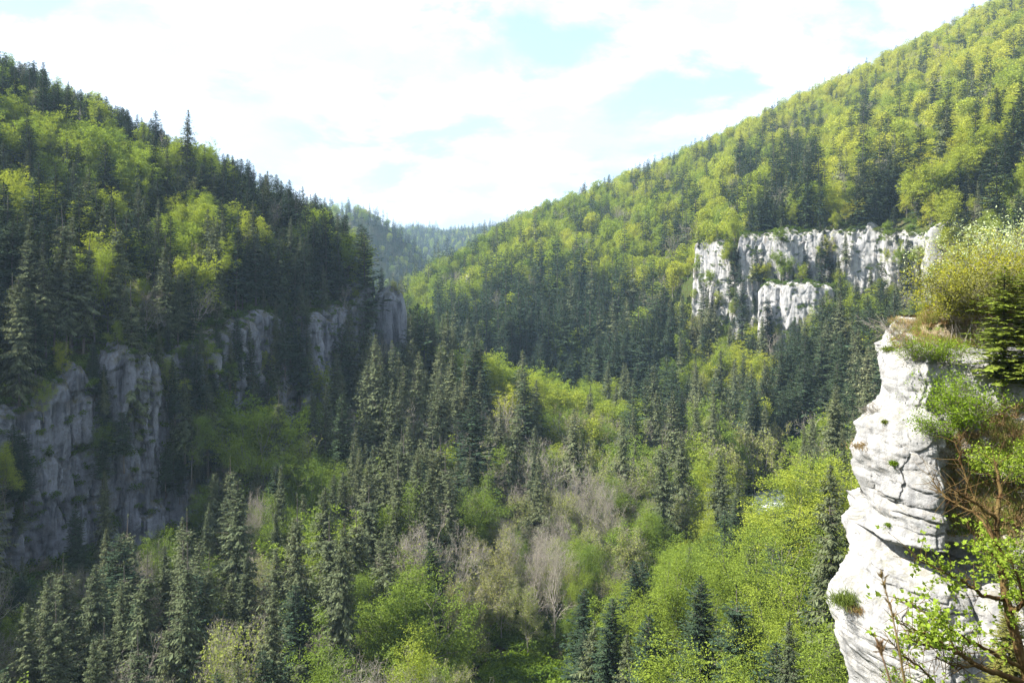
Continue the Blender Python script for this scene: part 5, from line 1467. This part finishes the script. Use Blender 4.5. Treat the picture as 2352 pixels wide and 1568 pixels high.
near_shrub('ivy', on_pillar(2365, 1390), 27, 4.2, 4200, .10, M_IVY, 'ivy covered bush on the rock at the right edge', cat='ivy', lean=(0, -.1), upright=.25, spread=.45, bunch=.16)

def sapling(name, base, seed, H, mat, label):
    cr, tr = conifer(seed, 26.0, 'fir', 0)
    s_ = H / 26.0
    e = obj(name, None, None, base, seed * 1.3, (s_ * 1.55, s_ * 1.55, s_)); tag(e, label, 'fir')
    obj('crown', cr.mesh(name + '_crown', [mat]), e); obj('trunk', tr.mesh(name + '_trunk', [M_BARKC], smooth=True), e)
sapling('young_fir', on_pillar(2305, 925), 71, 6.6, M_SAPLING, 'young yellow-green fir standing on the slope right of the pillar')
sapling('young_fir', on_pillar(2375, 900), 72, 6.0, M_SAPLING, 'young yellow-green fir half cut by the right edge')
sapling('young_fir', at(2320, 1640, 26.0), 73, 3.4, M_TAWNY, 'olive conifer top in the bottom right corner before the rock')

def tuft(name, base, seed, n_, L, mat, label, spread=.25):
    q = np.random.default_rng(seed); mb = MB()
    b = np.array(base) * 0 + q.normal(0, 1, (n_, 3)) * np.array([spread, spread * .6, spread * .25])
    d = unit(q.normal(0, .55, (n_, 3)) + np.array([-.1, -.35, .9])); ll = L * q.uniform(.5, 1.2, n_)
    mid = b + d * ll[:, None] * .55; tip = mid + unit(d + np.array([0, -.1, -.9])) * ll[:, None] * .5
    s_ = unit(np.cross(d, np.array([0, 1.0, .1]))) * .012
    mb.quads(b - s_, b + s_, mid + s_ * .8, mid - s_ * .8); mb.quads(mid - s_ * .8, mid + s_ * .8, tip + s_ * .15, tip - s_ * .15)
    o = obj(name, mb.mesh(name, [mat]), None, base); tag(o, label, 'grass tuft')
tuft('grass_tuft', on_pillar(1942, 1385) + np.array([.1, -.1, .1]), 1, 900, .8, M_GRASS, 'large tuft of long grass on the left shoulder of the pillar', .42)
tuft('grass_tuft', on_pillar(1975, 1402), 2, 260, .35, M_DRY, 'dry brown grass right of the large tuft on the pillar', .30)
tuft('grass_tuft', on_pillar(2055, 1066), 3, 420, .26, M_SHRUB, 'small round green cushion in the middle of the pillar', .10)
tuft('grass_tuft', on_pillar(2043, 1206), 4, 220, .20, M_SHRUB, 'tiny green tuft below the round cushion on the pillar', .08)
tuft('grass_tuft', on_pillar(2034, 970), 5, 220, .20, M_GRASS, 'tiny green tuft high on the pillar face', .08)
tuft('grass_tuft', on_pillar(1985, 1025), 6, 320, .28, M_DRY, 'dry grass on the upper left shoulder of the pillar', .35)
tuft('grass_tuft', on_pillar(2045, 800), 7, 300, .30, M_GRASS, 'green grass on the left corner of the pillar top', .25)
# iron rungs of the climbing route
for k, (px, py, lab) in enumerate(((2037, 1013, 'highest small iron rung on the pillar'), (2016, 1085, 'iron rung left of the green cushion on the pillar'), (2052, 1101, 'iron rung below the green cushion on the pillar'), (1990, 1118, 'lowest small iron rung near the pillar crack'))):
    p_ = on_pillar(px, py) + np.array([0, -.05, 0]); mb = MB()
    pts = np.array([[-.11, .15, 0], [-.11, -.10, 0], [-.07, -.14, -.03], [.07, -.14, -.03], [.11, -.10, 0], [.11, .15, 0]])
    mb.path(pts, [.012] * 6, 6)
    tag(obj('iron_rung', mb.mesh('iron_rung', [M_BARKB]), None, p_), lab, 'rung', 'iron rungs on the pillar')

# grass on the bank and on the broken top of the pillar
q = np.random.default_rng(31)
def blades(seed, mat):
    r_ = np.random.default_rng(seed); mb = MB(); n_ = 60
    b = r_.normal(0, .13, (n_, 3)) * np.array([1, 1, 0]); d = unit(r_.normal(0, .5, (n_, 3)) + np.array([0, 0, 1.0])); ll = r_.uniform(.18, .5, n_)
    s_ = unit(np.cross(d, r_.normal(0, 1, (n_, 3)))) * .014
    mb.quads(b - s_, b + s_, b + d * ll[:, None] + s_ * .1, b + d * ll[:, None] - s_ * .1)
    return mb.mesh('bank_grass_tuft', [mat])
bt = [blades(1, M_GRASS), blades(2, M_DRY), blades(3, M_GRASS), blades(4, M_DRY)]
cand = BANK[:, 2:40].reshape(-1, 3); gsel = cand[q.integers(0, len(cand), 2600)] + q.normal(0, .12, (2600, 3)) * np.array([1, 1, 0])
axp, ayp = to_px(*PIL)
cm_ = np.argwhere((axp > 2180) & (axp < 2420) & (ayp > 930) & (ayp < 1230) | (axp > 2050) & (ayp < 800) & (ayp > 740))
cs_ = cm_[q.integers(0, len(cm_), 1500)]
gsel = np.concatenate([gsel, np.stack([A[cs_[:, 0], cs_[:, 1]] for A in PIL], -1)])
scatter_object('bank_grass', gsel, q.uniform(0, 6.28, len(gsel)), q.uniform(.5, 1.2, len(gsel)), q.integers(0, 4, len(gsel)), bt, 'green and dry grass on the bank and earth slope beside the pillar', 'grass')

# the maple whose boughs hang into the picture at the right
BR = [  # (column, row, distance) along a limb, radius at its start and end
    ([(2420, 1750, 12.6), (2365, 1560, 12.6), (2335, 1476, 12.6), (2312, 1377, 12.7), (2297, 1290, 12.9), (2291, 1250, 13.0), (2289, 1185, 13.1), (2299, 1137, 13.2), (2294, 1099, 13.3), (2286, 1060, 13.4)], .085, .018),
    ([(2289, 1190, 13.1), (2251, 1163, 13.0), (2215, 1140, 12.9), (2184, 1117, 12.8)], .028, .010),
    ([(2291, 1250, 13.0), (2248, 1181, 13.5), (2199, 1160, 13.7), (2163, 1135, 13.9), (2141, 1098, 14.1)], .026, .008),
    ([(2285, 1235, 13.0), (2240, 1145, 13.2), (2212, 1080, 13.3), (2193, 1015, 13.4)], .024, .007),
    ([(2302, 1374, 12.7), (2255, 1367, 12.5), (2215, 1334, 12.4), (2170, 1314, 12.3), (2103, 1279, 12.1)], .034, .007),
    ([(2352, 1535, 12.6), (2290, 1505, 12.3), (2232, 1474, 12.1), (2178, 1444, 11.9), (2128, 1409, 11.8), (2078, 1377, 11.6)], .034, .007),
    ([(2390, 1580, 12.5), (2302, 1551, 11.8), (2240, 1526, 11.5), (2205, 1500, 11.4), (2175, 1486, 11.3), (2140, 1486, 11.2), (2091, 1469, 11.1)], .050, .007),
    ([(2178, 1487, 11.3), (2150, 1468, 11.2), (2128, 1459, 11.1), (2066, 1431, 10.9)], .018, .006),
    ([(2240, 1526, 11.5), (2215, 1533, 11.3), (2188, 1529, 11.1), (2150, 1506, 11.0)], .020, .006),
    ([(2190, 1620, 11.0), (2148, 1566, 10.9), (2115, 1531, 10.8), (2076, 1509, 10.7), (2041, 1467, 10.6)], .020, .005),
    ([(2320, 1400, 12.7), (2340, 1395, 12.4), (2352, 1380, 12.2), (2340, 1330, 12.1), (2322, 1290, 12.0)], .040, .010),
    ([(2300, 1300, 12.9), (2262, 1245, 12.7), (2225, 1215, 12.5)], .016, .006),
]
q = np.random.default_rng(77)
trunk_mb, bough_mb, leaf_mb = MB(), MB(), MB()
lb = []
for bi, (pl, r0, r1) in enumerate(BR):
    pts = np.array([P(*a) for a in pl])
    tt = np.linspace(0, 1, len(pts)); ts = np.linspace(0, 1, len(pts) * 5)
    c = np.stack([np.interp(ts, tt, pts[:, k]) for k in range(3)], 1)
    for _ in range(3): c[1:-1] = (c[:-2] + 2 * c[1:-1] + c[2:]) / 4
    c[1:-1] += q.normal(0, .008, (len(c) - 2, 3))
    (trunk_mb if bi == 0 else bough_mb).path(c, np.linspace(r0, r1, len(c)), 7)
    for k in range(int(len(c) * .25), len(c)):
        for _ in range(2):
            d = unit(unit(c[k] - c[max(k - 1, 0)]) * .6 + q.normal(0, .7, 3) + np.array([0, 0, .15])); L = q.uniform(.15, .5)
            m_ = c[k] + d * L * .5 + q.normal(0, .02, 3); e_ = c[k] + d * L
            bough_mb.path(np.stack([c[k], m_, e_]), [.0055, .004, .0025], 4)
            lb += [(m_, d), (e_, d), (e_ + d * .08, d), (c[k] + d * L * .75, d)]
lb_p = np.array([a for a, _ in lb]); lb_d = np.array([b_ for _, b_ in lb])
ax_, ay_ = to_px(lb_p[:, 0], lb_p[:, 1], lb_p[:, 2])
den = .12 + .5 * inpoly(ax_, ay_, box(2090, 1240, 2340, 1480)) - .25 * (ay_ < 1180)
sel = np.nonzero(q.random(len(lb_p)) < den)[0]
sel = np.repeat(sel, 4)
n_ = len(sel)
bp_ = lb_p[sel] + q.normal(0, .035, (n_, 3)); ll = q.uniform(.04, .08, n_)
dl = unit(q.normal(0, .9, (n_, 3)) + lb_d[sel] * .4); nl = unit(q.normal(0, .5, (n_, 3)) + np.array([0, -.2, 1.0]))
sd_ = np.cross(dl, nl)
for ang, f in ((0, 1.0), (.85, .75), (-.85, .75)):                # a three-lobed young maple leaf
    rhombs(leaf_mb, bp_, dl * math.cos(ang) + sd_ * math.sin(ang), ll * f, ll * .55 * f, nl)
foot = P(2420, 1750, 12.6)
e = obj('maple_tree', None, None, foot); tag(e, 'mossy young maple with fresh lime leaves whose boughs cross the white rock', 'maple')
obj('trunk', trunk_mb.mesh('near_maple_trunk', [M_MOSSY], smooth=True), e, tuple(-v for v in foot))
obj('boughs', bough_mb.mesh('near_maple_boughs', [M_MOSSY], smooth=True), e, tuple(-v for v in foot))
obj('foliage', leaf_mb.mesh('near_maple_foliage', [M_LIME]), e, tuple(-v for v in foot))

# dry grass stalks right before the camera
for pl, lab in (([(2120, 1900, 2.35), (2078, 1566, 2.4), (2063, 1476, 2.4), (2046, 1396, 2.42), (2026, 1330, 2.45)], 'taller dry grass stalk close to the camera before the pillar'),
                ([(2080, 1850, 2.2), (2046, 1566, 2.25), (2028, 1511, 2.25), (2018, 1480, 2.27)], 'shorter dry grass stalk close to the camera at the bottom edge')):
    pts = np.array([P(*a) for a in pl]); mb = MB()
    g0 = pts[0].copy(); g0[2] = -1.9; g0[0] += .05; pts = np.concatenate([[g0], pts])
    tt = np.linspace(0, 1, len(pts)); ts = np.linspace(0, 1, 24)
    c = np.stack([np.interp(ts, tt, pts[:, k]) for k in range(3)], 1)
    for _ in range(2): c[1:-1] = (c[:-2] + 2 * c[1:-1] + c[2:]) / 4
    mb.path(c, np.linspace(.0045, .0015, 24), 6)
    n_ = 40; k = q.integers(17, 24, n_); d = unit(q.normal(0, .35, (n_, 3)) + np.array([-.2, 0, 1.0]))
    rhombs(mb, c[k], d, np.full(n_, .03), np.full(n_, .005), unit(q.normal(0, 1, (n_, 3))))
    tag(obj('grass_stalk', mb.mesh('grass_stalk', [M_STALK], smooth=True)), lab, 'grass stalk')

# ------------------------------------------------------------------ the air of the valley
m, t = new_mat('valley_air')
pv = N(t, 'ShaderNodeVolumePrincipled')
pv.inputs['Color'].default_value = (0.52, 0.74, 1.0, 1)
pv.inputs['Density'].default_value = 0.00010
pv.inputs['Anisotropy'].default_value = 0.2
out = N(t, 'ShaderNodeOutputMaterial'); t.links.new(pv.outputs[0], out.inputs['Volume'])
lo = np.array([GX[0] - 20, GY[0] - 20, gz.min() - 3]); hi = np.array([GX[-1] + 20, GY[-1] + 20, gz.max() + 50])
vv = [(x, y, z) for x in (lo[0], hi[0]) for y in (lo[1], hi[1]) for z in (lo[2], hi[2])]
me = bpy.data.meshes.new('haze')
me.from_pydata(vv, [], [(0, 1, 3, 2), (4, 6, 7, 5), (0, 4, 5, 1), (2, 3, 7, 6), (0, 2, 6, 4), (1, 5, 7, 3)])
me.materials.append(m)
tag(obj('haze', me), 'thin bluish haze in the valley air', 'haze', kind='stuff')
